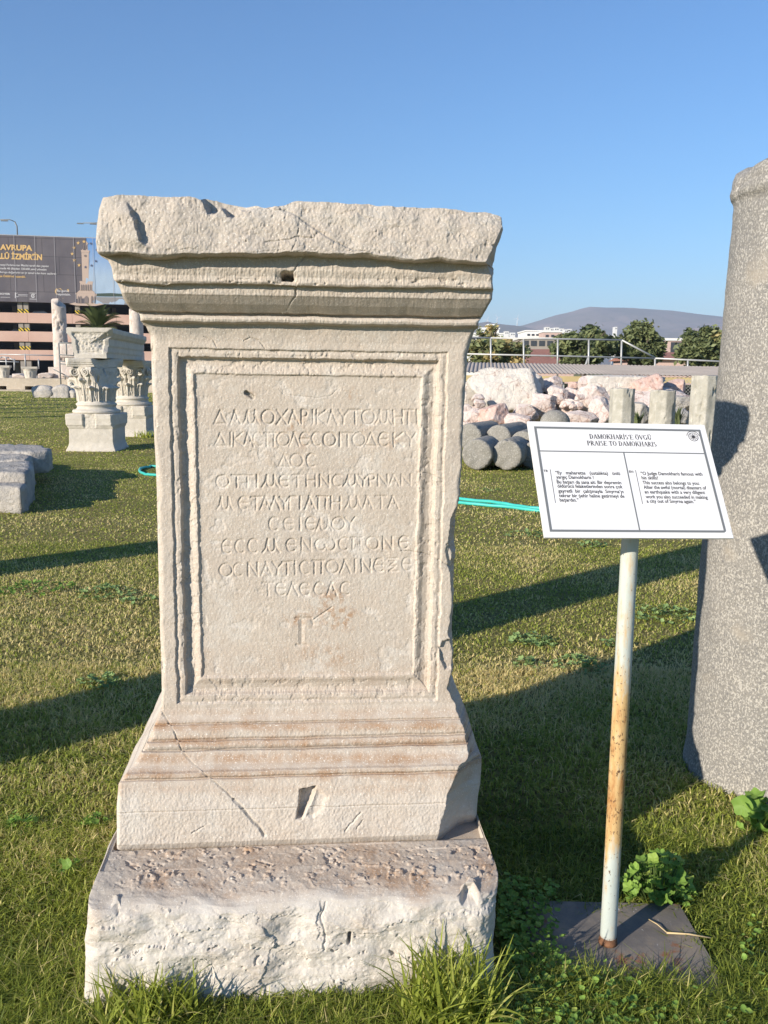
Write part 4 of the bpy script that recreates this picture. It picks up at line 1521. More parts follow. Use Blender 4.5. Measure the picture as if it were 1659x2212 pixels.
slab('stone_slab', 'short upright slab of pale stone at the left edge, nearest of the slab row', top_poly([(-60, 1045), (44, 1052), (60, 1046), (62, 1026), (10, 1020), (-60, 1022)], .30), -.02, .30, M_GREYMARBLE, 5)
slab('stone_slab', 'flat grey slab with a dark broken side, just behind the upright pale slab', top_poly([(-90, 1019), (56, 1022), (72, 1008), (69, 997), (20, 992), (-90, 994)], .40), -.02, .40, M_GREYMARBLE, 6)
slab('stone_slab', 'wide flat grey slab with a cracked top in the middle of the row', top_poly([(-90, 992), (58, 992), (72, 984), (66, 969), (10, 966), (-90, 966)], .44), -.02, .44, M_GREYMARBLE, 8)
slab('stone_slab', 'farthest grey slab of the row, jutting out beyond the others on a smaller stone', top_poly([(-60, 972), (66, 976), (104, 974), (113, 966), (90, 961), (20, 959), (-60, 958)], .47), .17, .47, M_GREYMARBLE, 9)
slab('stone_slab', 'low dark stone propping up the jutting grey slab', top_poly([(-60, 1000), (50, 1004), (84, 1000), (88, 988), (20, 984), (-60, 984)], .16), -.02, .18, M_GREYMARBLE, 12)

# turquoise garden hose looping over the lawn
hp = [(1700, 1150), (1450, 1128), (1180, 1104), (1090, 1094), (1000, 1086), (850, 1067), (700, 1053), (520, 1040), (345, 1027), (316, 1024), (303, 1019), (304, 1012), (322, 1008), (345, 1007.5), (520, 1022), (700, 1038), (850, 1057), (1000, 1077), (1060, 1084), (1110, 1091), (1180, 1099), (1450, 1120), (1700, 1140)]
HP = np.array([gnd(x, y, .024) for x, y in hp])
t_ = np.arange(len(HP))
tt = np.linspace(0, len(HP) - 1, 700)


def cspline(P, tt):
    out = []
    n = len(P)
    for t in tt:
        i = min(int(t), n - 2)
        f = t - i
        p0, p1, p2, p3 = P[max(i - 1, 0)], P[i], P[i + 1], P[min(i + 2, n - 1)]
        out.append(.5 * ((2 * p1) + (p2 - p0) * f + (2 * p0 - 5 * p1 + 4 * p2 - p3) * f * f + (3 * p1 - p0 - 3 * p2 + p3) * f ** 3))
    return np.array(out)


g = G()
hpv = cspline(HP, tt)
hpv[:, 2] = .022 + .006 * vn2(tt * 3, 0 * tt, 4)
g.tube(hpv, .021, 10)
tag(g.build('garden_hose', M_HOSE, None, True), 'turquoise garden hose looped across the lawn behind the carved pedestal', 'hose')

# pale boulders at the far edge of the lawn
for x, y, w, h, lab, sd_ in ((94, 853, 42, 26, 'squarish white boulder at the far lawn edge, leftmost of the row', 3), (139, 855, 40, 30, 'rounded white boulder with a slanting side, beside the squarish one', 14), (164, 857, 28, 24, 'small bluish white boulder half behind the nearer leaf capital', 25), (259, 858, 30, 26, 'white boulder lying between the two leaf capitals', 36), (160, 848, 34, 12, 'flat white boulder behind the small bluish one', 41)):
    pxrock('boulder', lab, 'boulder', x, y, w, h, 47 if h > 14 else 50, M_GREYMARBLE, sd_, 'white boulders at the lawn edge', facets=8, n=4)
# columns outside the picture at the left, which stripe the far lawn with shadow
cs = None
for k, (Y, y) in enumerate(((51, 860), (45, 868), (40, 877), (36.8, 884), (33, 893), (29.7, 904))):
    c = gnd(-40, y) - LD * 5.5
    if cs is None:
        cs = thing('stone_column', 'tall column of the row standing left of the picture', 'column', c.tolist(), 0, 'column row left of the picture')
        G().lathe([(.36, 0), (.36, .12), (.29, .2), (.25, 4.4 if k < 9 else 3), (.30, 4.5), (.30, 4.7)], 20).build('shaft', M_COLSTONE, cs, True)
    else:
        q = copy_tree(cs)
        q.location = c.tolist()
        q.scale = (1, 1, (1, .9, 1, .95, .8, .62)[k])

# ------------------------------------------------------------------ raised stone platform with standing columns
PY0 = 59.
g = G()
zt_ = at(40, 817, PY0)[2]
zs_ = at(40, 842, PY0 - .6)[2]
x0, x1 = -60., -4.
plat = thing('stone_platform', 'long low stone platform wall with dark slots along the far side of the lawn', 'platform', (0, PY0, 0))
ops = [(-3, 14), (54, 72), (83, 110), (119, 146), (205, 225), (280, 300)]
xs = [at(x, 838, PY0)[0] for ab in ops for x in ab]
zo0, zo1 = at(40, 842, PY0)[2], at(40, 834, PY0)[2]
g.box(((x0 + x1) / 2, 10, (zt_ + zo1) / 2), (x1 - x0, 20, zt_ - zo1))
edges = [x0] + xs + [x1]
for a, b in zip(edges[::2], edges[1::2]):
    g.box(((a + b) / 2, .6, zo1 / 2), (b - a, 1.2, zo1))
g.build('wall', M_TAN, plat)
G().box(((x0 + x1) / 2, 2.5, zo1 / 2), (x1 - x0, 2, zo1 - .02)).build('slot_backing', M_DARK, plat)  # near-black sheet paints the shade inside the slots
G().box(((x0 + x1) / 2, -.6, zs_ / 2), (x1 - x0 - .2, 1.18, zs_)).build('step', M_TAN, plat)


def pxcolumn(name, label, x0, x1, ytop, ybot, Y, m, group, plinth=None, slant=0., seed=1):
    c = at((x0 + x1) / 2, ybot, Y)
    r = (x1 - x0) / 2 * Y / F
    h = at((x0 + x1) / 2, ytop, Y)[2] - c[2]
    t = thing(name, label, 'column', c.tolist(), 0, group)
    seg, rows = 40, 60
    A, Z = np.meshgrid(np.linspace(0, 2 * math.pi, seg, endpoint=False), np.linspace(0, 1, rows))
    R = r * (1.03 - .08 * Z)
    q = np.stack([np.cos(A), np.sin(A), Z * 5], -1)
    R = R * (1 + .03 * fbm3(q * 1.6, 4, seed)) - r * .25 * ss(.35, .5, fbm3(q * 2.2, 3, seed + 4))
    zz = Z * h
    zz = zz - ss(.8, 1., Z) * slant * r * (np.cos(A + .5) * .5 + .5) + ss(.8, 1, Z) * .12 * r * fbm3(q * 2, 3, seed + 2)
    zz = np.concatenate([zz, zz[-1:].mean(1, keepdims=True) * .0 + zz[-1:]])
    R = np.concatenate([R, R[-1:] * .02])
    A = np.concatenate([A, A[-1:]])
    V = np.stack([R * np.cos(A), R * np.sin(A), zz], -1).reshape(-1, 3)
    mesh_obj('shaft', V, gridf(rows + 1, seg, True), m, t, True)
    if plinth:
        px0, px1, py0 = plinth
        w = (px1 - px0) * Y / F
        hh_ = c[2] - at((px0 + px1) / 2, py0, Y)[2]
        g = G()
        g.box((0, 0, -hh_ * .25), (w * .8, w * .8, hh_ * .5))
        g.box((0, 0, -hh_ * .75), (w, w, hh_ * .5))
        g.build('plinth', M_COLSTONE, t)
    return t


pxcolumn('standing_column', 'tall cracked pink-grey column shaft on a plinth on the platform', 118, 148, 645, 793, 63, M_COLSTONE, 'columns standing on the platform', (110, 162, 817), 1.2, 3)
pxcolumn('standing_column', 'second column shaft rising behind the marble beam', 283, 312, 668, 793, 63, M_COLSTONE, 'columns standing on the platform', (276, 320, 817), .3, 8)
pxcolumn('column_stub', 'short pale column stub standing on the lawn in front of the platform', 147, 161, 819, 851, 56, M_FARMARBLE, None, None, 0, 5)
o = pxrock('stone_block', 'large squared stone block behind the metal stair rail', 'stone block', 152, 757, 46, 40, 62, M_COLSTONE, 61, None, facets=2, n=4, boxy=.95, rough=.03)
o2 = pxrock('stone_block', 'low squared stone supporting the large block behind the stair rail', 'stone block', 158, 797, 56, 42, 62.5, M_COLSTONE, 62, None, facets=2, n=4, boxy=.95, rough=.03)
for k, (x, y, w, h, lab) in enumerate(((9, 803, 30, 27, 'small leafy capital standing at the left end of the platform edge'), (66, 804, 34, 25, 'small wider leafy capital on the platform edge, near the tall column'))):
    Y = PY0 + .8
    c = at(x, y + h / 2, Y)
    c[2] = zt_
    s = Y / F
    g = G()
    A, Z = np.meshgrid(np.linspace(0, 2 * math.pi, 72, endpoint=False), np.linspace(0, 1, 40))
    R = w * s / 2 * (.62 + .30 * Z ** 2) * (1 + .09 * np.abs(np.sin(A * 5)) * ss(0, .2, Z) * ss(.75, .6, Z))
    g.add(np.stack([R * np.cos(A), R * np.sin(A), Z * h * s * .8], -1).reshape(-1, 3), gridf(40, 72, True))
    t = thing('small_capital', lab, 'capital', c.tolist(), .2)
    g.build('bell', M_FARMARBLE, t, True)
    g2 = G()
    g2.box((0, 0, h * s * .89), (w * s * .92, w * s * .8, h * s * .17), 0, 1.04)
    g2.build('abacus', M_FARMARBLE, t)
for k, (x, y, w, h) in enumerate(((40, 812, 26, 9), (100, 811, 30, 10), (185, 808, 40, 16), (5, 815, 20, 6))):
    pxrock('stone_fragment', ['low stone fragment between the two small capitals', 'flat stone fragment left of the tall column plinth', 'stone fragment behind the nearer leaf capital', 'small stone fragment at the left end of the platform'][k], 'stone fragment', x, y, w, h, PY0 + 3, M_COLSTONE, 70 + k, 'stone fragments on the platform', facets=6, n=4, boxy=.5)


def pipes(name, label, cat, segs, Y, r, m, group=None, part='rail', mat_=None):
    """framework of thin pipes given in photograph points at distance Y"""
    P = [(at(a[0], a[1], a[2] if len(a) > 2 else Y), at(b[0], b[1], b[2] if len(b) > 2 else Y)) for a, b in segs]
    lo = np.min([p for s in P for p in s], axis=0)
    t = thing(name, label, cat, lo.tolist(), 0, group)
    for a, b in P:
        vert = abs((b - a)[2]) > np.hypot(*(b - a)[:2])
        g = G()
        g.tube([a - lo, b - lo], r, 6)
        g.build('post' if vert else part, m, t, True)
    return t


pipes('stair_rail', 'dark metal stair railing beside the large stone block', 'railing', [((127, 741), (132, 842)), ((127, 741), (173, 742)), ((127, 766), (173, 769)), ((128, 780), (150, 782)), ((143, 742), (144, 768)), ((158, 742), (160, 769)), ((173, 742), (174, 770)), ((131, 786), (158, 788))], 57.5, .045, M_GREYPAINT)
pipes('railing', 'white metal railing with an arched hoop along the platform at the left edge', 'railing', [((-20, 765), (125, 768)), ((54, 764), (55, 796)), ((83, 776), (84, 797)), ((-20, 780), (40, 782)), ((13, 772), (14, 796)), ((31, 775), (31, 800)), ((-5, 776), (5, 771)), ((5, 771), (20, 773)), ((20, 773), (33, 780))], 68, .05, M_GALV)
pipes('handrail', 'thin sloping handrail running down beside the tall column', 'railing', [((116, 798), (140, 810)), ((140, 810), (160, 822)), ((160, 818), (163, 850)), ((140, 810), (141, 820))], 57, .035, M_GREYPAINT)

# palm behind the beam
def palm(c, r, h, seed):
    rng = np.random.RandomState(seed)
    t = thing('palm_tree', 'bushy palm with stiff fronds behind the marble beam', 'palm', c.tolist())
    G().tube(np.array([[0, 0, 0], [.03, 0, h * .5], [0, 0, h]]), [.22, .2, .24], 12).build('trunk', M_BARK, t, True)
    V, Fc, A, n = [], [], [], 0
    for k in range(46):
        az, el = rng.uniform(0, 2 * math.pi), rng.uniform(.25, 1.55)
        L = r * rng.uniform(.85, 1.15)
        hue = np.clip(rng.normal(.40 if el > .3 else .62, .16), 0, 1)
        ts = np.linspace(0, 1, 26)
        ang = el - .85 * ts ** 1.8
        dx = np.concatenate([[0], np.cumsum(np.cos(ang[:-1]) * L / 25)])
        dz = np.concatenate([[0], np.cumsum(np.sin(ang[:-1]) * L / 25)])
        d, s_ = np.array([math.cos(az), math.sin(az), 0]), np.array([-math.sin(az), math.cos(az), 0])
        P = dx[:, None] * d + dz[:, None] * np.array([0, 0, 1.]) + np.array([0, 0, h])
        for i in range(3, 26):
            lw = .30 * r * math.sin(math.pi * min(.97, .12 + .85 * ts[i])) ** .7
            T = P[i] - P[i - 1]
            T /= np.linalg.norm(T)
            for sg_ in (-1, 1):
                tip = P[i] + (s_ * sg_ * .75 + T * .75 + np.array([0, 0, .25])) * lw
                V += [P[i] - T * .028, P[i] + T * .028, tip]
                Fc.append((n, n + 1, n + 2))
                n += 3
                A += [hue] * 3
    mesh_obj('frond', np.array(V), np.array(Fc), M_PALM, t, False, {'hue': np.array(A)})['kind'] = 'stuff'
    return t


pc_ = at(212, 719, 40)
palm(np.array([pc_[0], 40., 0]), 1.12, pc_[2] + .12, 5)

# ------------------------------------------------------------------ car park with the giant printed banner
CA = math.radians(10)
CW = np.array([-52., 120., 0])
cx_, cn = np.array([math.cos(CA), math.sin(CA), 0]), np.array([math.sin(CA), -math.cos(CA), 0])


def cwall(px, py, off=0.):
    p = on_plane(px, py, CW + cn * off, cn) - CW
    return p @ cx_, p[2]


park = thing('car_park', 'open multi-storey car park with pink parapets under the giant banner', 'car park', CW.tolist(), CA)
XL, XR = cwall(-240, 700)[0], cwall(345, 700)[0]
zb = [cwall(40, y)[1] for y in (675.5, 697, 715.5, 737.5, 755.5, 777.5)]
ztop, zbb = cwall(40, 508)[1], cwall(40, 652)[1]
LX = (XL + XR) / 2
for a, b in ((0, 1), (2, 3), (4, 5)):
    n = int((XR - XL) / 5.2)
    for k in range(n):
        w_ = (XR - XL) / n
        G().box((XL + w_ * (k + .5), .12, (zb[a] + zb[b]) / 2), (w_ - .03, .24, zb[a] - zb[b])).build('parapet', M_PINK, park)
    G().box((LX, 12, zb[b] + .15), (XR - XL, 23.4, .3)).build('floor_slab', M_CONC, park)
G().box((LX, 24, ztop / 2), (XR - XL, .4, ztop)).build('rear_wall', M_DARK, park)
for x in (XL + .2, XR - .2):
    G().box((x, 12, ztop / 2), (.4, 23.2, ztop)).build('side_wall', M_CONC, park)
G().box((LX, 12, zbb + .35), (XR - XL, 23.2, .5)).build('floor_slab', M_CONC, park)
G().box((LX, 12, ztop - .3), (XR - XL, 23.2, .3)).build('roof', M_CONC, park)
hz_ = N('hazard_stripes')
v_ = hz_.n('SeparateXYZ', {0: hz_.coord()})
dd_ = hz_.math('ADD', v_.outputs[0], v_.outputs[2])
st_ = hz_.math('FRACT', hz_.math('MULTIPLY', dd_, 2.2), 0)
M_HAZ = hz_.out(hz_.mix(hz_.math('GREATER_THAN', st_, .5), (.72, .52, .05), (.03, .03, .03)), .6)
for px in (-150, -66, 44, 57, 168, 285):
    x = cwall(px, 700)[0]
    c_ = G().box((x, .55, zbb / 2), (.62, .6, zbb)).build('pillar', M_CONC, park)
    for i, z in enumerate((zb[0], zb[2], zb[4])):
        G().box((x, .24, z + .24), (.63, .03, .5)).build('hazard_panel', M_HAZ, c_)
for px in (-200, -100, 0, 90, 128, 230, 320):
    G().box((cwall(px, 700)[0], 9, zbb / 2), (.6, .6, zbb)).build('pillar', M_CONC, park)
# roof lamps
for px, lab in ((-62, 'double-armed street lamp on the car park roof, out of view'), (38, 'double-armed street lamp on the car park roof above the banner heading'), (228, 'double-armed street lamp on the car park roof near the banner stars'), (382, 'double-armed street lamp on the car park roof behind the cornice')):
    p = on_plane(px, 514, CW - cn * 3, cn)
    p[2] = ztop - .15
    if px == -62:
        continue
    t = thing('street_lamp', lab, 'street lamp', p.tolist(), CA, 'lamps on the car park roof')
    G().tube([(0, 0, 0), (0, 0, 1.7), (-.25, 0, 2.3)], .09, 8).build('pole', M_GREYPAINT, t, True)
    for dx in (-1.2, -2.9):
        G().tube([(-.25, 0, 2.3), (-.9, 0, 2.55), (dx, 0, 2.45)], .06, 6).build('arm', M_GREYPAINT, t, True)
        G().box((dx - .35, 0, 2.38), (.9, .35, .14), 0, .8).build('lamp_head', M_GREYPAINT, t)


def car(c, rot, m, lab):
    t = thing('parked_car', lab, 'car', c.tolist(), rot, 'cars inside the car park')
    sec = [(-2.1, .35), (-2.1, .75), (-1.9, .92), (-1.1, 1.0), (-.55, 1.42), (.7, 1.46), (1.35, 1.02), (2.0, .95), (2.15, .7), (2.15, .35)]
    V = []
    for y, k in ((-.86, .93), (-.8, 1.), (.8, 1.), (.86, .93)):
        V += [(x * (1 if k == 1 else .98), y * (1 if z < 1.05 else .84), z * (1 if k == 1 else .97)) for x, z in sec]
    n = len(sec)
    mesh_obj('body', np.array(V), [gridf(4, n, True), np.arange(n)[::-1][None], (np.arange(n) + 3 * n)[None]], m, t)
    for sy in (-1, 1):
        g = G()
        g.add(np.array([(-.98, sy * .80, 1.05), (1.2, sy * .80, 1.07), (.62, sy * .735, 1.38), (-.5, sy * .735, 1.36)]), np.array([[0, 1, 2, 3]]))
        g.build('side_window', M_GLASSD, t)
        for x in (-1.3, 1.35):
            g = G()
            g.tube([(x, sy * .62, .33), (x, sy * .86, .33)], .33, 16)
            g.build('wheel', M_DARK, t)
    return t


for px, b, m, lab in ((75, 0, M_WHITE, 'white car parked on the upper deck behind the pink parapet'), (28, 2, M_GALV, 'pale grey car parked on the middle deck behind the pink parapet')):
    xx = cwall(px, 690)[0]
    c_ = CW + cx_ * xx - cn * 3.2
    c_[2] = zb[b + 1] + .31
    car(c_, CA + .1, m, lab)

# the banner itself
ban = thing('printed_banner', 'giant dark printed banner with gold lettering hung on the car park', 'banner', CW.tolist(), CA)
BX = cx_


def bl(px, py):
    s, z = cwall(px, py, .35)
    return s, z


def bpt(px, py, lift):
    p = on_plane(px, py, CW + cn * .35, cn) + cn * lift - CW
    return np.stack([p @ cx_, p @ -cn, p[2]])


class Print(G):
    def P(s, pts, lift=.02):
        V = np.array([bpt(x, y, lift) for x, y in pts])
        return s.add(V, np.arange(len(V))[::-1][None])

    def T(s, txt, x, y, size, bold=.0, width=None, align='LEFT', lift=.03, slope=.03):
        V, T = text_geo(txt, bold)
        k = size
        kx = width / V[:, 0].max() if width else k
        x0 = x - (V[:, 0].max() * kx / 2 if align == 'CENTER' else V[:, 0].max() * kx if align == 'RIGHT' else 0)
        X = x0 + V[:, 0] * kx
        Q = np.array([bpt(a, y - b * k + (a - x) * slope, lift) for a, b in zip(X, V[:, 1])])
        return s.add(Q, T)

    def R(s, cx, cy, r0, r1, a0=0, a1=360, n=24, lift=.03):
        for i in range(n):
            a, b = math.radians(a0 + (a1 - a0) * i / n), math.radians(a0 + (a1 - a0) * (i + 1) / n)
            s.P([(cx + r0 * math.cos(a), cy - r0 * math.sin(a)), (cx + r1 * math.cos(a), cy - r1 * math.sin(a)), (cx + r1 * math.cos(b), cy - r1 * math.sin(b)), (cx + r0 * math.cos(b), cy - r0 * math.sin(b))][::-1], lift)
        return s


bq = N('banner_fabric')
c_ = bq.mix(bq.ramp(bq.noise(.22, 5), .35, .65), (.105, .095, .108), (.145, .128, .138))
gr = bq.n('TexBrick', {'Vector': bq.n('Mapping', {'Vector': bq.coord(), 'Rotation': (math.pi / 2, 0, 0)}).outputs[0], 'Color1': (1, 1, 1, 1), 'Color2': (.90, .90, .92, 1), 'Mortar': (.55, .55, .55, 1), 'Scale': 1., 'Mortar Size': .04, 'Brick Width': 4.2, 'Row Height': 2.3}).outputs[0]
M_BAN = bq.out(bq.mix(1., c_, gr, 'MULTIPLY'), .6)
nx, nzb = 90, 30
px_ = np.linspace(-240, 190, nx)


def sheet(px0, px1, m, name, ytop, ybot, seed):
    xs = np.linspace(px0, px1, nx)
    V = []
    for j in range(nzb):
        for x in xs:
            t = j / (nzb - 1)
            y = (ytop + (x - 40) * .036) * (1 - t) + (ybot + (x - 40) * .026) * t
            V.append(bpt(x, y, 0))
    V = np.array(V)
    V[:, 1] -= .06 * fbm2(V[:, 0] * .5, V[:, 2] * .5, 4, seed)
    k = len(V)
    B = V.copy()
    B[:, 1] += .05
    return mesh_obj(name, np.concatenate([V, B]), [gridf(nzb, nx)[:, ::-1], gridf(nzb, nx) + k], m, ban, True)


sheet(-240, 185.5, M_BAN, 'dark_sheet', 509, 652, 3)
bs = N('printed_sky')
zz_ = bs.n('SeparateXYZ', {0: bs.coord()}).outputs[2]
bc_ = bs.mix(bs.ramp(zz_, zbb + 3.5, ztop), (.36, .46, .58), (.10, .25, .55))
M_BSKY = bs.out(bc_, .6)
sheet(185.5, 345, M_BSKY, 'printed_view', 509, 652, 4)
GOLD, WHT = plain('gold_print', (.66, .43, .17), .6), plain('white_print', (.62, .60, .60), .6)
gp, wp = Print(), Print()
Print().T('12 AVRUPA', 70, 541.5, 16.2, .04, 89, 'RIGHT').build('lettering_line', GOLD, ban)
Print().T("ÖDÜLLÜ İZMİR'İN", 91, 561.5, 16.8, .04, 132, 'RIGHT').build('lettering_line', GOLD, ban)
Print().T('Avrupa Konseyi Parlamenter Meclisi tarafından yapılan', 105.5, 577, 6.4, .012, 132, 'RIGHT').build('lettering_line', WHT, ban)
Print().T('değerlendirmede 46 ülkeden 130.000 yerel yönetim', 100.5, 584.5, 6.4, .016, 130, 'RIGHT').build('lettering_line', WHT, ban)
Print().T('arasından Avrupa değerlerini en iyi temsil eden kent seçilerek', 122.5, 593.5, 6.4, .012, 147, 'RIGHT').build('lettering_line', WHT, ban)
Print().T("Avrupa Ödülü'nü kazandık.", 55.5, 600, 6.4, .022, 69, 'RIGHT').build('lettering_line', GOLD, ban)
Print().T('TUNÇ SOYER', 22, 637, 5.4, .03, 44, 'RIGHT').build('lettering_line', WHT, ban)
wp.P([(-20, 641), (22, 642), (22, 642.7), (-20, 641.7)])
wp.build('underline', WHT, ban)
wp = Print()
wp.P([(32.5, 632), (34, 632), (34, 644), (32.5, 644)])
wp.R(38, 637, 3.6, 4.6, 90, 300, 10)
wp.P([(39, 636), (60, 636.6), (60, 637.4), (39, 636.8)]).P([(39, 638.8), (60, 639.4), (60, 640), (39, 639.4)])
wp.build('logo', WHT, ban)
wp = Print()
wp.R(71.5, 639, 2.9, 4.4, 20, 340, 16).R(71.8, 639, .6, 1.6)
for a, b in (((64, 632.5), (79, 633)), ((64, 645.5), (79, 646))):
    wp.P([a, b, (b[0], b[1] + .8), (a[0], a[1] + .8)])
# heart outline with its two words
th = np.linspace(0, 2 * math.pi, 60)
hx, hy = 16 * np.sin(th) ** 3, 13 * np.cos(th) - 5 * np.cos(2 * th) - 2 * np.cos(3 * th) - np.cos(4 * th)
for i in range(59):
    if 3 < i < 12 or 17 < i < 24:
        continue
    A_, B_ = np.array([hx[i], -hy[i]]), np.array([hx[i + 1], -hy[i + 1]])
    k = (134, 633)
    gp.P([(k[0] + A_[0] * .95, k[1] + A_[1] * .95), (k[0] + B_[0] * .95, k[1] + B_[1] * .95), (k[0] + B_[0] * .76, k[1] + B_[1] * .76), (k[0] + A_[0] * .76, k[1] + A_[1] * .76)])
gp.build('heart_outline', GOLD, ban)
wp.build('logo', WHT, ban)
Print().T('Bu gurur', 123, 630, 6.4, .012, 27).build('lettering_line', WHT, ban)
Print().T('hepimizin.', 122.5, 637.5, 6.4, .012, 30).build('lettering_line', WHT, ban)


def star(P_, x, y, r):
    a = np.radians(90 + 36 * np.arange(10))
    R_ = np.where(np.arange(10) % 2 == 0, r, r * .40)
    q = [(x + rr * math.cos(t), y - rr * math.sin(t)) for rr, t in zip(R_, a)]
    for i in range(0, 10, 2):
        P_.P([q[i], q[i + 1], (x, y), q[i - 1]][::-1], .06)


for x, y in ((169, 525), (160, 535), (156, 548.5), (160.5, 562), (171, 573), (181.5, 522)):
    q = Print()
    star(q, x, y, 4.2)
    q.build('star', GOLD, ban)
NAVY = plain('navy_print', (.10, .11, .17), .6)
for x, y in ((196, 526), (184.5, 577), (197.5, 573.5), (207, 564), (209, 540)):
    q = Print()
    star(q, x, y, 3.6)
    q.build('star', NAVY, ban)
# printed stone clock tower (plain print of a building)
tw, TDK = Print(), plain('tower_dark_print', (.22, .18, .17), .7)  # dark print colour of the tower openings and clock
tw.P([(178, 608), (176, 545), (192, 545.5), (191.5, 608)]).P([(174.5, 540), (193.5, 541), (193, 546), (176, 545.5)]).P([(178.5, 526), (188.5, 526.5), (189.5, 541), (177.5, 540.5)]).P([(176.5, 524), (190.5, 524.5), (190, 527.5), (177.5, 527)]).P([(178, 524.2), (183.5, 517), (189, 524.4)])
tw.P([(172, 607), (201, 608), (200.5, 612), (172, 611)]).P([(173, 611), (200, 612), (199.5, 629), (173, 628)]).P([(165, 633), (172, 627), (201, 628), (207, 635)]).P([(163, 632.5), (209, 635), (208.5, 638), (163.5, 636)]).P([(164.5, 636), (208, 638), (208.5, 656), (165, 655)])
tw.P([(149, 656.5), (165, 652.5), (208, 653.5), (226, 657.5), (205, 661), (165, 660)], .03)
for x in (181.5, 185.5):
    Print().P([(x - 1, 529), (x + 1, 529), (x + 1, 538), (x - 1, 538)], .07).build('printed_opening', TDK, ban)
Print().R(184, 552.5, 0, 2.4, lift=.07).build('printed_clock', TDK, ban)
for x in (176, 180.5, 185.5, 190.5, 195.5):
    Print().P([(x - 1.1, 616), (x, 614), (x + 1.1, 616), (x + 1.1, 627), (x - 1.1, 627)], .07).build('printed_opening', TDK, ban)
for x, w in ((169.5, 1.6), (174.5, 2.0), (186.5, 4), (198.5, 2.0), (204.5, 1.6)):
    Print().P([(x - w, 643), (x, 638.5), (x + w, 643), (x + w, 655), (x - w, 655)], .07).build('printed_opening', TDK, ban)
tw.build('printed_tower', plain('tower_print', (.50, .38, .31), .7), ban)
tl_ = Print()
tl_.P([(209, 634), (240, 633), (270, 635), (272, 641), (209, 640)], .02)
tl_.build('printed_treeline', plain('treeline_print', (.06, .085, .07), .7), ban)
tl_ = Print()
tl_.P([(209, 641.5), (272, 642.5), (273, 658), (209, 655)], .02)
tl_.build('printed_quay', plain('quay_print', (.26, .25, .25), .7), ban)
ss_ = Print()
for x in (29.5, 74, 116.5, 158, 199.5, 241):
    ss_.P([(x, 509 + (x - 40) * .036), (x + .8, 509 + (x - 40) * .036), (x + 6.2, 651 + (x - 35) * .026), (x + 5.4, 651 + (x - 35) * .026)], .09)
ss_.build('seam_cord', plain('seam_cord', (.33, .32, .34), .6), ban)
pp = [(bpt(x, 508.2 + (x - 40) * .036, -.2)) for x in np.linspace(-240, 345, 20)]
G().tube(pp, .09, 6).build('top_rail', M_GALV, ban, True)

# ------------------------------------------------------------------ right-hand side: drums, boulders, pillars
DG = 'column drums in the lawn'


def drum(label, x, y, r, Y, L, yaw, seed, tip=0.):
    """short column drum lying on its side, its end facing us, centred at (x, y)"""
    R = r * Y / F
    c = at(x, y, Y)
    seg = 72
    prof = [(.0, 0), (R * .5, .0), (R * .93, 0), (R * .985, .004), (R, .018), (R * 1.005, L * .5), (R, L - .05), (R * .93, L), (0, L)]
    p = resample(prof, 46)
    A, T = np.meshgrid(np.linspace(0, 2 * math.pi, seg, endpoint=False), np.arange(len(p)))
    rr, ax = p[T, 0], p[T, 1]
    q = np.stack([np.cos(A) * 2, np.sin(A) * 2, ax * 4], -1)
    rr = rr * (1 + .03 * fbm3(q, 4, seed)) - R * .10 * ss(.25, .5, fbm3(q * 1.3, 3, seed + 2)) * ss(R * .7, R, p[T, 0])
    ax = ax + .018 * fbm3(np.stack([np.cos(A) * rr * 9, np.sin(A) * rr * 9, ax * 2], -1), 4, seed + 1)
    V = np.stack([rr * np.cos(A), ax, rr * np.sin(A)], -1).reshape(-1, 3)
    o = mesh_obj('column_drum', V @ (rz(yaw) @ rx(tip)).T, gridf(len(p), seg, True)[:, ::-1], M_DRUM, None, True)
    o.location = tuple(c)
    return tag(o, label, 'column drum', DG)


drum('grey column drum end nearest the carved pedestal, front row', 1030, 982, 33, 14.2, 1.0, -.30, 3)
drum('grey column drum end with a split upper edge, second in the front row', 1094, 983, 33, 14.2, 1.0, -.32, 4)
drum('grey column drum half behind the left edge of the sign, front row', 1152, 984, 30, 14.6, 1.0, -.32, 5)
drum('grey column drum stacked behind, above the one nearest the pedestal', 1012, 944, 29, 15.4, 1.2, -.45, 6)
drum('grey column drum stacked behind the split one, its flank shaded', 1076, 946, 28, 15.4, 1.3, -.45, 7)
drum('low grey column drum at the back, beside the upper left corner of the sign', 1128, 958, 27, 15.2, 1.2, -.35, 8)
pxrock('rounded_stone', 'smooth rounded grey stone peeping over the top edge of the sign', 'stone', 1199, 912, 56, 46, 16.4, M_DRUM, 9, None, facets=0, rough=.02, sharp=0)

RG = 'broken boulders heaped behind the drums'
DX, DY = .4048, .4048
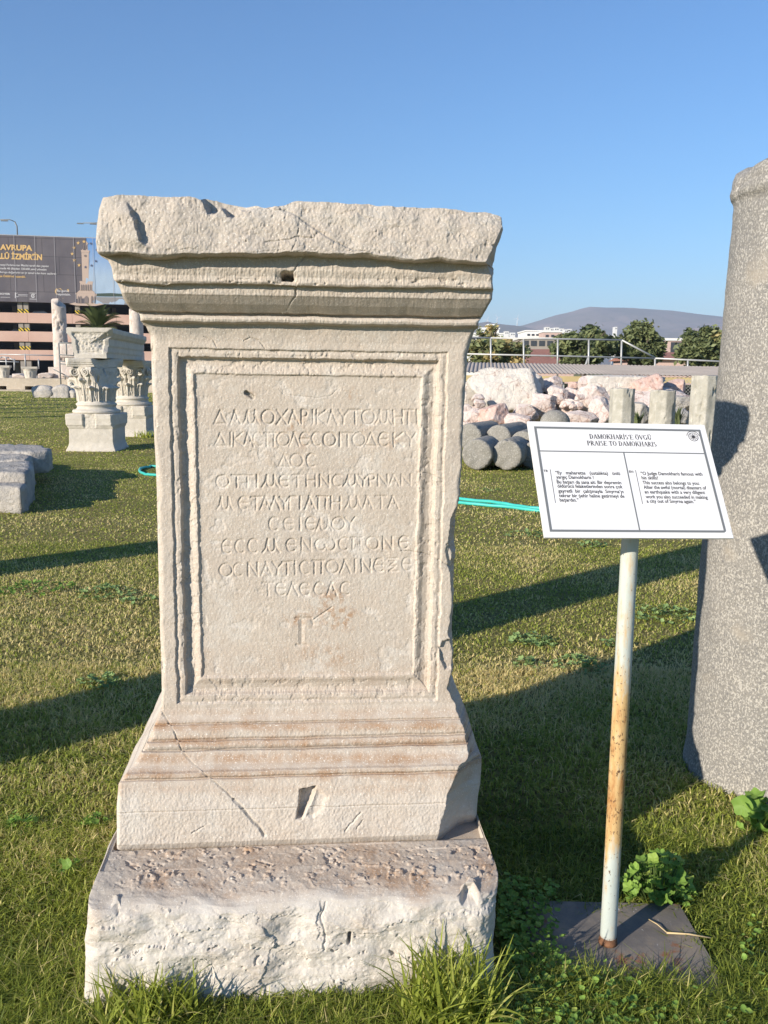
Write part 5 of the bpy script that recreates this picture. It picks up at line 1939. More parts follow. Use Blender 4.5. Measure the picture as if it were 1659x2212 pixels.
# crop x, y, w, h, distance, material, seed, facets, label
BOULD = [
    (285, 560, 330, 205, 18.6, 'w', 3, 9, 'largest boulder of the heap, rounded and almost white, left of the sign'),
    (330, 478, 190, 70, 19.8, 'w', 12, 8, 'whitish boulder lying on top of the largest one'),
    (405, 480, 90, 74, 19.9, 'w', 17, 7, 'squarish whitish boulder at the back of the heap, right of the top one'),
    (495, 497, 120, 72, 20.4, 'b', 22, 7, 'beige boulder with a bright white face at the back under the shed roof'),
    (85, 510, 150, 52, 20.5, 'b', 24, 6, 'flat long boulder at the back, touching the carved pedestal'),
    (58, 570, 55, 80, 19.2, 'w', 27, 6, 'white upright block below the flat long boulder'),
    (110, 590, 90, 140, 19.4, 'b', 29, 9, 'pinkish boulder wedged left of the largest one'),
    (195, 668, 150, 120, 17.4, 'r', 32, 8, 'reddest boulder of the heap, in front of the largest one'),
    (80, 678, 120, 96, 17.6, 'b', 35, 8, 'pink boulder at the left end beside the carved pedestal'),
    (362, 645, 115, 84, 17.6, 'b', 38, 7, 'pink blocky boulder between the reddest and the round speckled one'),
    (320, 712, 130, 110, 17.2, 'b', 43, 8, 'pinkish boulder just above the back drums'),
    (458, 606, 125, 116, 17.9, 'b', 46, 12, 'round speckled pink boulder right of the largest one'),
    (540, 552, 100, 84, 18.6, 'b', 48, 8, 'speckled pink boulder right behind the round one'),
    (615, 560, 96, 84, 19., 'b', 52, 7, 'pale pink boulder beneath the left end of the long block'),
    (690, 490, 80, 66, 19.6, 'b', 54, 6, 'pale corner piece at the left end of the long block'),
    (860, 500, 380, 105, 19.8, 'L', 56, 5, 'longest block of the heap lying flat across the top'),
    (1005, 520, 140, 118, 19.3, 'r', 58, 8, 'dark red broken boulder at the right end of the long block'),
    (718, 582, 170, 130, 18.6, 'b', 62, 7, 'big pink boulder under the middle of the long block'),
    (600, 628, 110, 106, 18., 'b', 64, 8, 'pink boulder above the smooth grey stone'),
    (650, 676, 150, 66, 17.4, 'b', 66, 7, 'low pink boulder just above the top edge of the sign'),
    (760, 640, 90, 130, 17.6, 'b', 68, 8, 'tall pink boulder beside the leftmost pillar'),
    (1155, 522, 105, 80, 20., 'r', 72, 7, 'small reddish boulder between the middle and the tallest pillar'),
    (1165, 590, 150, 70, 18.6, 'g', 74, 6, 'grey boulder in shade between the middle and the tallest pillar'),
    (965, 655, 110, 130, 18., 'g', 76, 8, 'shaded grey boulder between the two shorter pillars'),
    (1165, 670, 130, 80, 17.6, 'g', 77, 8, 'low shaded boulder between the middle and the tallest pillar'),
    (1370, 640, 80, 150, 18., 'b', 78, 8, 'pink boulder between the tallest pillar and the granite column'),
    (1390, 545, 70, 60, 19.5, 'b', 82, 7, 'pale boulder high beside the granite column'),
    (1360, 780, 90, 120, 17., 'g', 84, 6, 'pale block low beside the granite column and the sign'),
    (625, 497, 56, 36, 20.4, 'r', 86, 6, 'small red stone at the back under the shed roof'),
]
for x, y, w, h, Y, mk, sd_, fc, lab in BOULD:
    m = {'w': M_BREC2, 'b': M_BREC, 'r': M_RED, 'g': M_GREYMARBLE, 'L': M_BREC2}[mk]
    pxrock('boulder', lab, 'boulder', 987.5 + DX * x, 630.9 + DY * y, w * DX, h * DY, Y, m, sd_, RG, deep=.9 if w > 250 else 1.15, facets=fc + 9 if w < 320 else 6, rough=.05, sharp=.07, boxy=.75 if mk == 'L' else .25)
for k in range(16):
    rr_ = np.random.RandomState(500 + k)
    x, y = rr_.uniform(40, 760), rr_.uniform(560, 720)
    pxrock('rubble_stone', 'small pink stone wedged into a gap between the heaped boulders', 'stone', 987.5 + DX * x, 630.9 + DY * y, rr_.uniform(34, 60) * DX, rr_.uniform(28, 48) * DY, 17.6 - (y - 640) * .004, M_BREC, 510 + k, 'small stones in the heap', facets=9, n=4, sharp=.08)
# core of the heap, mostly hidden
for k, (x, y, w, h) in enumerate(((1050, 930, 190, 90), (1230, 925, 220, 110), (1400, 930, 200, 120), (1530, 920, 120, 110))):
    pxrock('boulder', ['broad boulder buried low at the left of the heap', 'broad boulder buried low behind the sign', 'broad boulder buried low behind the pillars', 'broad boulder buried low behind the granite column'][k], 'boulder', x, y, w, h, 19.6, M_BREC, 91 + k, RG, facets=9)


def pillar(label, x0, x1, ytop, Y, seed, yaw):
    w = (x1 - x0) * Y / F
    c = at((x0 + x1) / 2, 1060, Y)
    top = at((x0 + x1) / 2, ytop, Y)[2]
    n, rows = 96, 110
    A, Z = np.meshgrid(np.linspace(0, 2 * math.pi, n, endpoint=False), np.linspace(-.02, 1, rows))
    oc = math.cos(math.pi / 8) / np.cos((A + math.pi / 8 - yaw) % (math.pi / 4) - math.pi / 8)
    R = w * .475 * oc
    zz = Z * top
    q = np.stack([np.cos(A) * .9, np.sin(A) * .9, zz * 2.2], -1)
    R = R + .010 * fbm3(q * 2.2, 5, seed) - .02 * ss(.25, .5, fbm3(q * 2.6, 4, seed + 3))
    # the flank turned away from the sun side is split off raggedly
    fl = ss(-.5, -.2, A - 2 * math.pi) * 0 + ss(.5, .2, np.abs((A + .55 + math.pi) % (2 * math.pi) - math.pi))
    R = R - fl * .022 * ss(-.2, .25, fbm3(q * 3.2, 4, seed + 7))
    zz = zz + .012 * fbm3(q * 3, 4, seed + 5) * (Z > .9)
    V = np.stack([R * np.cos(A), R * np.sin(A), zz], -1).reshape(-1, 3)
    o = mesh_obj('octagonal_pillar', V, [gridf(rows, n, True), (np.arange(n) + (rows - 1) * n)[None]], M_OCT, None, True)
    o.location = (c[0], Y, 0)
    return tag(o, label, 'pillar', 'octagonal pillars behind the sign')


pillar('lichened octagonal pillar with a ragged split flank, leftmost of the three behind the sign', 1306, 1363, 839, 11.2, 3, .15)
pillar('shorter octagonal pillar with a yellow streak, in the middle of the three', 1391, 1449, 843, 11.2, 7, .35)
pillar('tallest octagonal pillar, standing next to the granite column', 1477, 1537, 811, 10.8, 11, .25)

# dark spiky plants in the gaps
def spiky(label, x, y0, h, Y, seed, n=46, spread=.5):
    rng = np.random.RandomState(seed)
    c = at(x, y0, Y)
    hh_ = h * Y / F
    V, Fc, A = [], [], []
    for k in range(n):
        az = rng.uniform(0, 2 * math.pi)
        L = hh_ * rng.uniform(.6, 1.1)
        d = np.array([math.cos(az), math.sin(az), 0]) * spread * rng.uniform(.1, 1.)
        s_ = np.array([-math.sin(az), math.cos(az), 0]) * .018
        b = rng.normal(size=3) * np.array([.06, .06, 0]) * hh_
        p1, p2 = b + (d * .4 + [0, 0, .6]) * L, b + (d + [0, 0, 1.]) * L
        i = len(V)
        V += [b - s_, b + s_, p1 + s_, p1 - s_, p2]
        Fc.append((i, i + 1, i + 2, i + 3))
        Fc.append((i + 3, i + 2, i + 4, i + 4))
        A += [rng.uniform(0, .35)] * 5
    Fc = np.array(Fc)
    o = mesh_obj('spiky_plant', np.array(V), [Fc[::2], Fc[1::2, :3]], M_CROWN, None, False, {'hue': np.array(A)})
    o.location = tuple(c)
    return tag(o, label, 'plant', 'spiky plants by the pillars')


spiky('dark spiky plant between the middle and the tallest pillar', 1462, 930, 50, 12.6, 4)
spiky('dark spiky plant between the leftmost and the middle pillar', 1376, 930, 40, 12.8, 5)

# ------------------------------------------------------------------ shed with a corrugated roof
shed = thing('shed', 'low open shed with a grey corrugated roof and yellow timber edge behind the boulders', 'shed', (0, 27., 0))
SY0, SY1 = 26.5, 31.
xa, xb = at(940, 808, SY0)[0], at(1660, 818, SY0)[0]
za, zc = at(1050, 805.5, SY0)[2], at(1050, 784.5, SY1)[2]
zR = at(1550, 817, SY0)[2]
nx_ = 1500
xs = np.linspace(xa, xb, nx_)
tl2 = (xs - at(1050, 808, SY0)[0]) / (at(1550, 808, SY0)[0] - at(1050, 808, SY0)[0])
V = []
for t in np.linspace(0, 1, 6):
    sk = 1.9 * t                              # sheets run slightly askew
    zz = (za + (zc - za) * t) + (zR - za) * tl2 * .0 + .030 * np.abs(np.sin(xs * math.pi / .125)) - .012 * tl2 * 4
    V.append(np.stack([xs + .5 * t, np.full(nx_, SY0 + (SY1 - SY0) * t - 27.), zz], 1))
V = np.concatenate(V)
mesh_obj('roof', np.concatenate([V, V - np.array([0, 0, .012])]), [gridf(6, nx_), gridf(6, nx_)[:, ::-1] + len(V)], M_ROOF, shed, True)
G().box(((xa + xb) / 2, SY0 + .12 - 27, za - .16), (xb - xa, .06, .17)).build('fascia', M_FASCIA, shed)
G().box(((xa + xb) / 2, SY1 + .5 - 27, .6), (xb - xa, .1, 1.2)).build('rear_wall', M_DARK, shed)  # near-black board paints the shadowed void under the roof
for k in range(9):
    x = xa + (xb - xa) * (k + .5) / 9
    G().box((x, SY0 + .3 - 27, (za - .25) / 2), (.1, .1, za - .25)).build('post', M_GALV, shed)
for z in (za - .36,):
    G().box(((xa + xb) / 2, SY0 + 1.4 - 27, z), (xb - xa - .4, .08, .07)).build('purlin', M_GALV, shed)

pipes('guard_rail', 'tall galvanised guard rail with a sloping end rising behind the shed roof', 'railing',
      [((940, 727), (1060, 730)), ((1060, 730), (1343, 734.5)), ((1343, 734.5), (1415, 773)), ((940, 763), (1415, 774)), ((1415, 774), (1640, 785)),
       ((1060, 729), (1061, 815)), ((1131, 731), (1132, 815)), ((1205, 732), (1204, 815)), ((1272, 733), (1271, 815)), ((1343, 734.5), (1341, 815)), ((1415, 774), (1415, 815)), ((1486, 777), (1485, 815)), ((1558, 781), (1557, 815)), ((1271, 770), (1258, 812))], 32.2, .035, M_GALV)

# chain-link fence at the right end of the shed
fx0, fx1 = at(1425, 830, 25)[0], at(1660, 830, 25)[0]
fz0, fz1 = .35, at(1500, 820, 25)[2]
fe = thing('wire_fence', 'chain-link fence below the right end of the shed roof', 'fence', (fx0, 25, 0))
g = G()
st = .10
Lh = fz1 - fz0
for k in range(int((fx1 - fx0 + Lh) / st)):
    for sg_ in (1, -1):
        xs0 = k * st - Lh if sg_ > 0 else k * st
        a = np.array([xs0, 0.004 * sg_, fz0])
        b = np.array([xs0 + sg_ * Lh, 0.004 * sg_, fz1])
        d = b - a
        lo, hi = 0., 1.
        if d[0] > 0:
            lo, hi = max(0, -a[0] / d[0]), min(1, (fx1 - fx0 - a[0]) / d[0])
        else:
            lo, hi = max(0, (fx1 - fx0 - a[0]) / d[0]), min(1, -a[0] / d[0])
        if hi > lo:
            g.tube([a + d * lo, a + d * hi], .005, 3, False)
g.build('mesh', M_GALV, fe)
for x in (0, 1.1, 2.2, 3.2):
    G().tube([(x, 0.03, 0), (x, .03, fz1 + .03)], .03, 8).build('post', M_GALV, fe, True)

# ------------------------------------------------------------------ trees and houses beyond


def leaf_cloud(cen, ext, n, size, seed, lump=.55, core=.25):
    """leaf faces spread through an uneven crown; returns V, F, hue"""
    rng = np.random.RandomState(seed)
    clumps = rng.normal(size=(46, 3))
    clumps /= np.linalg.norm(clumps, axis=1)[:, None]
    clumps *= rng.uniform(.35, 1.12, (46, 1)) ** .6 * (1 + .16 * np.sin(clumps[:, :1] * 5 + seed) * np.cos(clumps[:, 2:] * 4))
    k = rng.randint(0, 46, n)
    P = clumps[k] * .86 + rng.normal(size=(n, 3)) * .115
    P = P * np.array(ext) / 2
    a, b = rng.uniform(0, 2 * math.pi, n), rng.uniform(-.7, .7, n)
    d = np.stack([np.cos(a) * np.cos(b), np.sin(a) * np.cos(b), np.sin(b) - .35], 1)
    d /= np.linalg.norm(d, axis=1)[:, None]
    s = np.cross(d, rng.normal(size=(n, 3)))
    s /= np.linalg.norm(s, axis=1)[:, None]
    L = size * rng.uniform(.7, 1.4, n)[:, None]
    V = np.stack([P - d * L * .5, P + s * L * .24, P + d * L * .5, P - s * L * .24], 1).reshape(-1, 3)
    hue = np.clip(.28 + .25 * rng.normal(size=46)[k] * .6 + .12 * rng.normal(size=n), 0, 1)
    return V + np.array(cen), np.arange(4 * n).reshape(-1, 4), np.repeat(hue, 4)


def tree(label, x0, x1, ytop, ybot, Y, n, seed, hue=0., size=.26):
    w, h = (x1 - x0) * Y / F, (ybot - ytop) * Y / F
    c = at((x0 + x1) / 2, (ytop + ybot) / 2, Y)
    t = thing('broadleaf_tree', label, 'tree', (c[0], c[1], 0), 0, 'trees behind the shed')
    V, Fc, A = leaf_cloud((0, 0, c[2]), (w * .86, w * .7, h * .92), n, size, seed)
    mesh_obj('crown', V, Fc, M_CROWN, t, False, {'hue': np.clip(A + hue, 0, 1)})
    rng = np.random.RandomState(seed)
    zb_ = c[2] - h * .2
    g = G()
    g.tube(np.array([[0, 0, 0], [.05, 0, max(.3, zb_ * .5)], [0, .05, max(.6, zb_)]]), [.18, .14, .11], 10)
    for k in range(7):
        a = rng.uniform(0, 2 * math.pi)
        e = np.array([math.cos(a) * w * .34, math.sin(a) * w * .28, c[2] + h * rng.uniform(-.1, .38)])
        g.tube(np.array([[0, .05, max(.5, zb_ * .8)], e * np.array([.45, .45, 0]) + [0, 0, (zb_ + e[2]) / 2], e]), [.08, .05, .02], 6)
    g.build('trunk', M_BARK, t, True)
    return t


tree('brownish green bushy tree beside the carved pedestal, behind the guard rail', 985, 1160, 722, 800, 44, 5200, 3, .30)
tree('sparse thin-leaved tree top in front of the white building', 1022, 1092, 700, 770, 47, 900, 8, .30, .22)
tree('dark spreading tree in the middle behind the guard rail', 1180, 1342, 707, 800, 44, 9000, 4, -.02)
tree('tallest dark green tree under the hill, at the sloping end of the rail', 1318, 1452, 697, 800, 45, 9500, 5, -.05)
tree('dark green tree next to the granite column', 1448, 1600, 705, 802, 43, 9500, 6, .05)


def house(label, x0, x1, ytop, Y, depth, m, wins=(), roofm=None, ridge=0., cat='building', parapet=True, extra=None):
    a, b = at(x0, ytop, Y), at(x1, ytop, Y)
    w, h = b[0] - a[0], (a[2] + b[2]) / 2
    t = thing('building', label, cat, ((a[0] + b[0]) / 2, Y, 0))
    G().box((0, depth / 2, h / 2), (w, depth, h)).build('wall', m, t)
    if ridge:
        g = G()
        hr = ridge * Y / F
        ov = .4
        g.add(np.array([(-w / 2 - ov, -ov, h), (w / 2 + ov, -ov, h), (w / 2 + ov, depth / 2, h + hr), (-w / 2 - ov, depth / 2, h + hr), (w / 2 + ov, depth + ov, h), (-w / 2 - ov, depth + ov, h)]),
              [np.array([[0, 1, 2, 3], [3, 2, 4, 5], [0, 5, 4, 1]]), np.array([[0, 3, 5], [1, 4, 2]])])
        g.build('roof', roofm or M_TERRA, t)
    else:
        G().box((0, depth / 2, h + .12), (w + .3, depth + .3, .24)).build('roof', M_WALLW if roofm is None else roofm, t)
    for (u0, u1, v0, v1) in wins:
        ww, hh_ = (u1 - u0) * w, (v1 - v0) * Y / F
        G().box(((u0 + u1) / 2 * w - w / 2, -.03, h - (v0 + v1) / 2 * Y / F), (ww, .1, hh_)).build('window', M_GLASSD, t)
    return t


house('white stepped apartment building at the left, behind the sparse tree', 1008, 1086, 722, 150, 14, M_WALLW, [(.1 + .22 * k, .24 + .22 * k, 6 + 9 * r, 11 + 9 * r) for k in range(4) for r in range(3)])
house('white rooftop storey with a stair tower on the white apartment building', 1040, 1078, 711, 156, 6, M_WALLW, [(.2, .4, 3, 8), (.6, .8, 3, 8)])
house('small white tower room above the white apartment building', 1056, 1068, 703, 158, 4, M_WALLW, [(.3, .7, 2, 6)])
house('pale house with a flat roof left of the peach coloured building', 1136, 1168, 716, 170, 10, M_WALLW, [(.1 + .3 * k, .28 + .3 * k, 5 + 8 * r, 9 + 8 * r) for k in range(3) for r in range(3)])
house('peach coloured house with an upper terrace above the terracotta roof', 1174, 1214, 718, 165, 10, M_WALLP, [(.12 + .3 * k, .28 + .3 * k, 5 + 8 * r, 10 + 8 * r) for k in range(3) for r in range(3)], None)
house('long beige building with square pillars behind the terracotta roof', 1125, 1235, 733, 120, 10, M_CONC, [(.04 + .16 * k, .15 + .16 * k, 3, 14) for k in range(6)])
house('broad low building with a terracotta roof behind the guard rail', 1090, 1240, 790, 72, 16, M_WALLP, [], M_TERRA, 40)
house('low terracotta roofed house between the dark trees', 1405, 1500, 778, 74, 12, M_WALLP, [], M_TERRA, 20)
house('beige building with a flat white roof and a dark opening, between two dark trees', 1432, 1490, 736, 90, 10, M_WALLP, [(.3, .95, 3, 26)])
house('grey roofed building partly hidden by the tallest tree', 1395, 1440, 742, 95, 9, M_WALLW, [(.2, .5, 4, 12)])
for k, (x, y, w) in enumerate(((1183, 707, 9), (1193, 709, 7), (1203, 708, 10), (1214, 710, 8), (1224, 712, 9), (1232, 711, 7), (1176, 713, 8), (1331, 706.5, 5), (1208, 716, 9), (1228, 719, 8), (1095, 716, 9), (1108, 719, 10), (1240, 718, 9))):
    o = house('tiny white house among the cluster at the foot of the far hill', x - w / 2, x + w / 2, y, 900 + 30 * (k % 4), 10, M_WALLW, [(.15, .4, 2, 4.5), (.6, .85, 2, 4.5)])
    o['group'] = 'far white houses under the hill'
    if k == 7:
        o['label'] = 'lone white house high on the slope above the tallest tree'

for k, (x, y) in enumerate(((1052, 689), (1074, 684), (1117, 686))):
    b = at(x, y + 16, 2950)
    hub = at(x, y + 2, 2950)
    t = thing('wind_turbine', ['white wind turbine on the far ridge, nearest the pedestal', 'white wind turbine in the middle of the three on the far ridge', 'white wind turbine standing rightmost on the far ridge'][k], 'wind turbine', (b[0], b[1], b[2] - 6), 0, 'turbines on the far ridge')
    hz2 = hub[2] - b[2] + 6
    G().tube([(0, 0, 0), (0, 0, hz2)], [1.5, .9], 8).build('tower', M_TURB, t, True)
    G().box((0, -1, hz2 + .5), (1.6, 4, 1.6)).build('nacelle', M_TURB, t)
    for j in range(3):
        a = .4 + k + j * 2 * math.pi / 3
        d = np.array([math.sin(a), 0, math.cos(a)])
        G().tube([np.array([0, -3, hz2 + .5]), np.array([0, -3, hz2 + .5]) + d * 6, np.array([0, -3, hz2 + .5]) + d * 15], [.5, .7, .15], 5).build('blade', M_TURB, t, True)

# ------------------------------------------------------------------ grass and weeds
RNG = np.random.RandomState(7)
block_poly = [tuple(mworld(np.array([x]), np.array([y]), np.array([0.]))[0][:2]) for x, y in ((-.56, -.385), (.53, -.385), (.53, .8), (-.56, .8))]
plate_poly = [tuple(p[:2]) for p in pc]


def keep_out(x, y, m=0.):
    k = in_poly(x, y, block_poly) | (in_poly(x, y, plate_poly) & (poly_sd(x, y, plate_poly) > .035 + .05 * vn2(x * 16, y * 16, 3)))
    k |= np.hypot(x - GC[0], y - GC[1]) < .33
    for P_ in (P1, P2):
        k |= np.hypot(x - P_[0], y - P_[1]) < .45
    return k


def blades(n, y0, y1, h, w, seed, lean=1., margin=.5, dens=None, hue_shift=0.):
    rng = np.random.RandomState(seed)
    # even on the ground between two depths, within the view plus a margin
    y = np.sqrt(rng.uniform(y0 ** 2, y1 ** 2, n))
    half = y * .455 + margin
    x = rng.uniform(-1, 1, n) * half
    k = ~keep_out(x, y)
    if dens is not None:
        k &= rng.uniform(size=n) < dens(x, y)
    x, y = x[k], y[k]
    n = len(x)
    patch = fbm2(x * .9 + 3, y * .9, 4, 71)
    fine = fbm2(x * 5, y * 5, 3, 72)
    hh_ = h * rng.uniform(.45, 1.25, n) * (1 + .35 * patch)
    az = rng.uniform(0, 2 * math.pi, n)
    ln = lean * rng.uniform(.15, 1.1, n)
    d = np.stack([np.cos(az), np.sin(az), np.zeros(n)], 1)
    fz = az + math.pi / 2 + rng.normal(0, .6, n)
    s_ = np.stack([np.cos(fz), np.sin(fz), np.zeros(n)], 1) * (w * rng.uniform(.6, 1.3, n))[:, None] / 2
    b = np.stack([x, y, np.full(n, -.004)], 1)
    up = np.array([0, 0, 1.])
    m = b + d * (hh_ * ln * .35)[:, None] + up * (hh_ * .58)[:, None]
    t = b + d * (hh_ * ln * 1.05)[:, None] + up * (hh_ * (1.0 - .28 * ln))[:, None]
    V = np.stack([b - s_, b + s_, m + s_ * .85, m - s_ * .85, t + s_ * .12, t - s_ * .12], 1).reshape(-1, 3)
    i = np.arange(n)[:, None] * 6
    Fc = np.concatenate([i + np.array([[0, 1, 2, 3]]), i + np.array([[3, 2, 4, 5]])])
    # near the camera and along the left the sward is greener, the open middle is drier
    dry = .56 + .50 * patch + .22 * fine - .26 * ss(3.8, 2.2, y) - .14 * ss(-.6, -1.6, x / np.maximum(y, 1) * 2.2) * ss(6, 3, y) + .12 * ss(3.2, 4.2, y) * ss(14, 6, y)
    hue = np.clip(dry + .24 * rng.normal(size=n) + hue_shift, 0, 1)
    return V, Fc, np.repeat(hue, 6)


g = G()
for a in ((95000, 1.40, 2.12, .080, .0040, 8, 1.25, .95), (112000, 1.45, 2.9, .042, .0042, 1, 1.35, .95), (106000, 2.9, 4.6, .032, .0050, 2, 1.4, 1.0), (104000, 4.6, 8., .026, .0068, 3, 1.4, 1.1), (100000, 8., 16., .026, .012, 4, 1.4, 1.), (90000, 16., 34., .032, .024, 5, 1.4, 2.), (50000, 34., 59., .045, .05, 6, 1.3, 3.)):
    V, Fc, A = blades(*a)
    g.add(V, Fc, A)
o = g.build('grass', M_GRASS, None, False, 'hue')
tag(o, kind='stuff')


def tuft(name, label, c, n, h, spread, seed, rad=.1, w=.006, fan=(0, 2 * math.pi), hue=.35, ex=1.):
    rng = np.random.RandomState(seed)
    g = G()
    for k in range(n):
        az = rng.uniform(*fan)
        L = h * rng.uniform(.45, 1.1)
        sp = spread * rng.uniform(.1, 1.)
        r0 = rad * math.sqrt(rng.uniform())
        a0 = rng.uniform(0, 2 * math.pi)
        b = np.array([r0 * math.cos(a0) * ex, r0 * math.sin(a0), -.005])
        d = np.array([math.cos(az), math.sin(az), 0])
        f = az + math.pi / 2 + rng.normal(0, .5)
        s_ = np.array([math.cos(f), math.sin(f), 0]) * w * rng.uniform(.6, 1.2) / 2
        ts = np.linspace(0, 1, 6)
        P = b + d * (sp * L * ts[:, None] ** 1.7) + np.array([0, 0, 1.]) * (L * (ts - .30 * sp * ts ** 2.4))[:, None]
        ww = np.array([.8, 1, .95, .75, .45, .08])[:, None]
        V = np.stack([P - s_ * ww, P + s_ * ww], 1).reshape(-1, 3)
        i = np.arange(5)[:, None] * 2
        g.add(V, i + np.array([[0, 1, 3, 2]]), np.full(12, np.clip(rng.normal(hue, .14), 0, 1)))
    o = g.build(name, M_GRASS, None, False, 'hue')
    o.location = tuple(c)
    return tag(o, label, 'grass tuft', 'tall grass tufts round the block')


def gpt(x, y, z=0.):
    p = gnd(x, y, z)
    return np.array([p[0], p[1], 0.])


tuft('grass_tuft', 'big tuft of long bright grass at the front right corner of the block', gpt(975, 2226, .0) + np.array([0, 0, .025]), 300, .215, .95, 3, .085, .0095, hue=.50, ex=1.5)
tuft('grass_tuft', 'dense long grass in front of the left part of the block', gpt(320, 2232) + np.array([0, 0, .02]), 280, .155, .95, 4, .075, .0075, hue=.48, ex=1.7)
tuft('grass_tuft', 'low grass tuft at the left front corner of the block', gpt(130, 2236), 130, .09, 1., 5, .08, .006, hue=.46, ex=1.4)
tuft('grass_tuft', 'short yellowish grass along the middle of the block front', gpt(650, 2236), 300, .085, .9, 6, .06, .0055, hue=.74, ex=3.4)
tuft('grass_tuft', 'loose grass tuft against the left flank of the block', gpt(165, 1960), 60, .075, .95, 7, .07, .005, hue=.42)
tuft('grass_tuft', 'dry grass tuft by the foot of the granite column', gpt(1575, 1800), 90, .075, .9, 8, .10, .0048, hue=.6, ex=1.5)
tuft('grass_tuft', 'grass fringe at the foot of the farther column pedestal', P2 + np.array([.45, -.55, 0]), 50, .20, .7, 9, .25, .03, hue=.5)


def leaf_tmpl(lobes, nring=5):
    """round lobed leaf in the xy plane, stalk at the origin, slightly cupped"""
    n = lobes * nring
    a = np.linspace(math.pi * 1.06, -math.pi * 1.06, n) + math.pi / 2
    r = .5 * (1 - .20 * np.abs(np.sin((a - math.pi / 2) * lobes / 2.12)) ** .8)
    x, y = r * np.cos(a), r * np.sin(a)
    z = .16 * (r / .5) ** 2 + .05 * np.cos((a - math.pi / 2) * lobes / 1.06)
    V = np.concatenate([[[0, 0, 0]], np.stack([x * .5, y * .5, z * .25 + .02 * np.cos(a * 5)], 1), np.stack([x, y, z], 1)])
    k = np.arange(n - 1)
    T = np.stack([np.zeros(n - 1, int), k + 1, k + 2, k + 2], 1)[:, :3]
    Q = np.stack([k + 1, k + 1 + n, k + 2 + n, k + 2], 1)
    return V, T, Q


def weed(name, label, c, leaves, seed, m, group=None, lobes=5, cat='plant'):
    """leaves: rows of (x, y, z, size, azimuth, tilt, hue); each with a stalk to the ground"""
    rng = np.random.RandomState(seed)
    V0, T0, Q0 = leaf_tmpl(lobes)
    g, gs = G(), G()
    for x, y, z, s_, az, ti, hu in leaves:
        R = rz(az) @ rx(ti)
        g.add((V0 * s_) @ R.T + np.array([x, y, z]), [T0, Q0], np.full(len(V0), hu))
        if z > .03:
            b = np.array([x * .45, y * .45, -.01])
            e = np.array([x, y, z])
            gs.tube([b, (b + e) / 2 + np.array([0, 0, .12 * z]), e], .0016 + .01 * s_ * .1, 4, False)
    t = thing(name, label, cat, tuple(c), 0, group)
    o = g.build('leaves', m, t, True, 'hue')
    o['kind'] = 'stuff'
    if gs.n:
        gs.build('stalk', plain('stalk_green', (.07, .11, .03), .6), t, True)['kind'] = 'stuff'
    return t


def scatter_leaves(n, rx_, ry_, h, size, seed, tilt=.5, hue=.3):
    rng = np.random.RandomState(seed)
    out = []
    for k in range(n):
        r, a = math.sqrt(rng.uniform()), rng.uniform(0, 2 * math.pi)
        zz = h * (rng.uniform(.25, 1.) * (1.08 - r ** 2 * .75))
        out.append((rx_ * r * math.cos(a), ry_ * r * math.sin(a), zz, size * rng.uniform(.55, 1.2), rng.uniform(0, 2 * math.pi), rng.normal(0, tilt), np.clip(rng.normal(hue, .13), 0, 1)))
    return out


weed('mallow_plant', 'leafy mallow growing behind the rusty post on the edge of its base plate', gpt(1420, 1945), scatter_leaves(120, .105, .09, .165, .042, 3, .65, .5), 3, M_WEED)
weed('mallow_plant', 'large leaved mallow at the foot of the granite column', gpt(1655, 1800), scatter_leaves(26, .105, .08, .18, .075, 9, .8, .45), 5, M_WEED)
SG = 'weed patches in the lawn'
for k, (x, y, w, n, lab, hu) in enumerate(((1150, 1388, 100, 46, 'grey-green weed patch just right of the pedestal, under the first shadow band', .40), (1255, 1442, 120, 48, 'grey-green weed patch left of the post, above the big shadow', .36), (1430, 1330, 150, 60, 'weed patch between the post and the granite column', .40), (1135, 1158, 90, 34, 'dark weed patch below the turquoise hose, left of the sign', .25), (1280, 1180, 60, 20, 'small weed patch below the left corner of the sign', .25),
                                         (80, 1275, 150, 60, 'weed patch at the left edge below the upper shadow band', .42), (230, 1285, 130, 52, 'grey-green weed patch between the left edge and the pedestal', .36), (215, 1478, 90, 34, 'weed patch touching the upper edge of the lower left shadow', .38), (300, 1300, 70, 20, 'small weed patch close to the left side of the pedestal', .36), (1060, 1062, 40, 12, 'tiny weed patch between the hose and the drums', .3), (1180, 1075, 50, 12, 'tiny weed patch at the hose beside the sign', .3), (40, 1790, 90, 24, 'low weeds in the grass at the left edge near the block', .45), (205, 1790, 60, 18, 'broad weed leaves beside the left flank of the base moulding', .45), (150, 1885, 60, 12, 'sprawling weed leaves next to the left side of the block', .45), (1140, 1440, 70, 20, 'small weed patch below the first one right of the pedestal', .4), (1330, 1395, 60, 18, 'small weed patch right behind the rusty post', .36))):
    p = gpt(x, y)
    s_ = p[1] / F
    ry_ = min(.35, w * s_ * .5)
    weed('weed_patch', lab, p, scatter_leaves(int(n * 1.5), w * s_ * .55, ry_, .055, .030 + .004 * p[1] / 3, 20 + k, .5, hu), k, M_SAGE if hu < .42 else M_WEED, SG)

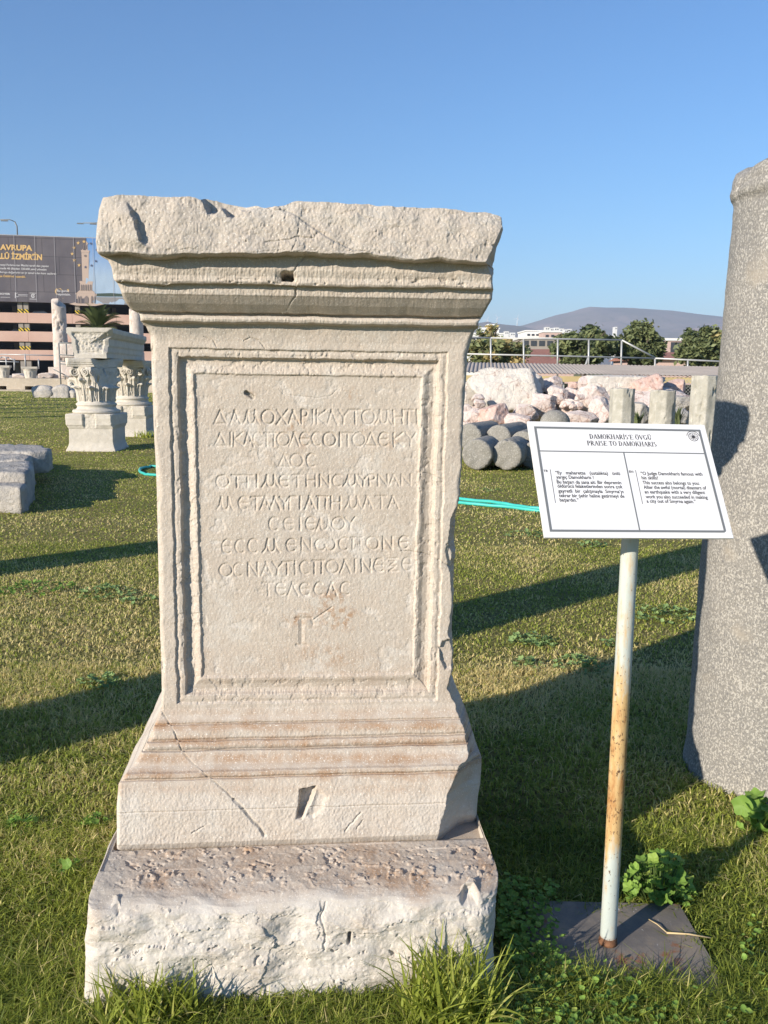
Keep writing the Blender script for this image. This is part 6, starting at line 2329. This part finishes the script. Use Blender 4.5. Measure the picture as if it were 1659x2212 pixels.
# clover and chickweed carpet at the lower right
rng = np.random.RandomState(11)
V0, T0, Q0 = leaf_tmpl(3, 4)
g = G()
cnt = 0
for k in range(6400):
    px, py = rng.uniform(1040, 1760), rng.uniform(1880, 2330)
    if k > 5200:
        px, py = rng.uniform(1075, 1235), rng.uniform(1930, 2120)
    lim = np.interp(px, [1040, 1110, 1240, 1330, 1420, 1480, 1560, 1600, 1660, 1760], [2110, 2118, 2125, 2150, 2190, 2205, 2170, 2060, 1990, 1960])
    if k > 5200:
        if px > 1150 + 60 * rng.uniform() + .35 * max(0, py - 2030):
            continue
    elif py < lim - rng.exponential(9) or (px > 1470 and rng.uniform() > .22) or (px > 1330 and rng.uniform() > .55):
        continue
    p = gpt(px, py)
    if in_poly(np.array([p[0]]), np.array([p[1]]), block_poly)[0]:
        continue
    s_ = rng.uniform(.010, .023)
    R = rz(rng.uniform(0, 6.28)) @ rx(rng.normal(0, .5))
    p[2] = rng.uniform(.010, .070)
    g.add((V0 * s_) @ R.T + p, [T0, Q0], np.full(len(V0), np.clip(rng.normal(.45, .16), 0, 1)))
o = g.build('ground_cover', M_WEED, None, True, 'hue')
tag(o, kind='stuff')

# straw on the plate
for k, (a, b, lab) in enumerate((((1440, 2015), (1535, 2026), 'pale dry straw lying on the steel base plate'), ((1400, 1985), (1440, 2014), 'thin broken straw crossing the shadow of the post'))):
    A_, B_ = gnd(*a, .03), gnd(*b, .03)
    g = G()
    g.tube([np.zeros(3), (B_ - A_) * .5 + np.array([0, 0, .004]), B_ - A_], [.0028, .0024, .002] if k == 0 else .0016, 6)
    o = g.build('straw', plain('dry_straw', (.52, .40, .22), .7), None, True)
    o.location = tuple(A_)
    tag(o, lab, 'straw')

# ------------------------------------------------------------------ the air: one closed box of thin haze
hzm = bpy.data.materials.new('thin_haze')
hzm.use_nodes = True
hn = hzm.node_tree
hn.nodes.remove(hn.nodes['Principled BSDF'])
pv = hn.nodes.new('ShaderNodeVolumePrincipled')
pv.inputs['Color'].default_value = (.70, .80, 1.0, 1)
pv.inputs['Density'].default_value = 2.0e-4
pv.inputs['Anisotropy'].default_value = 0.
hn.links.new(pv.outputs[0], hn.nodes['Material Output'].inputs['Volume'])
hz = G().box((0, 3300, 154), (9600, 6800, 312)).build('haze', hzm)
tag(hz, kind='stuff')
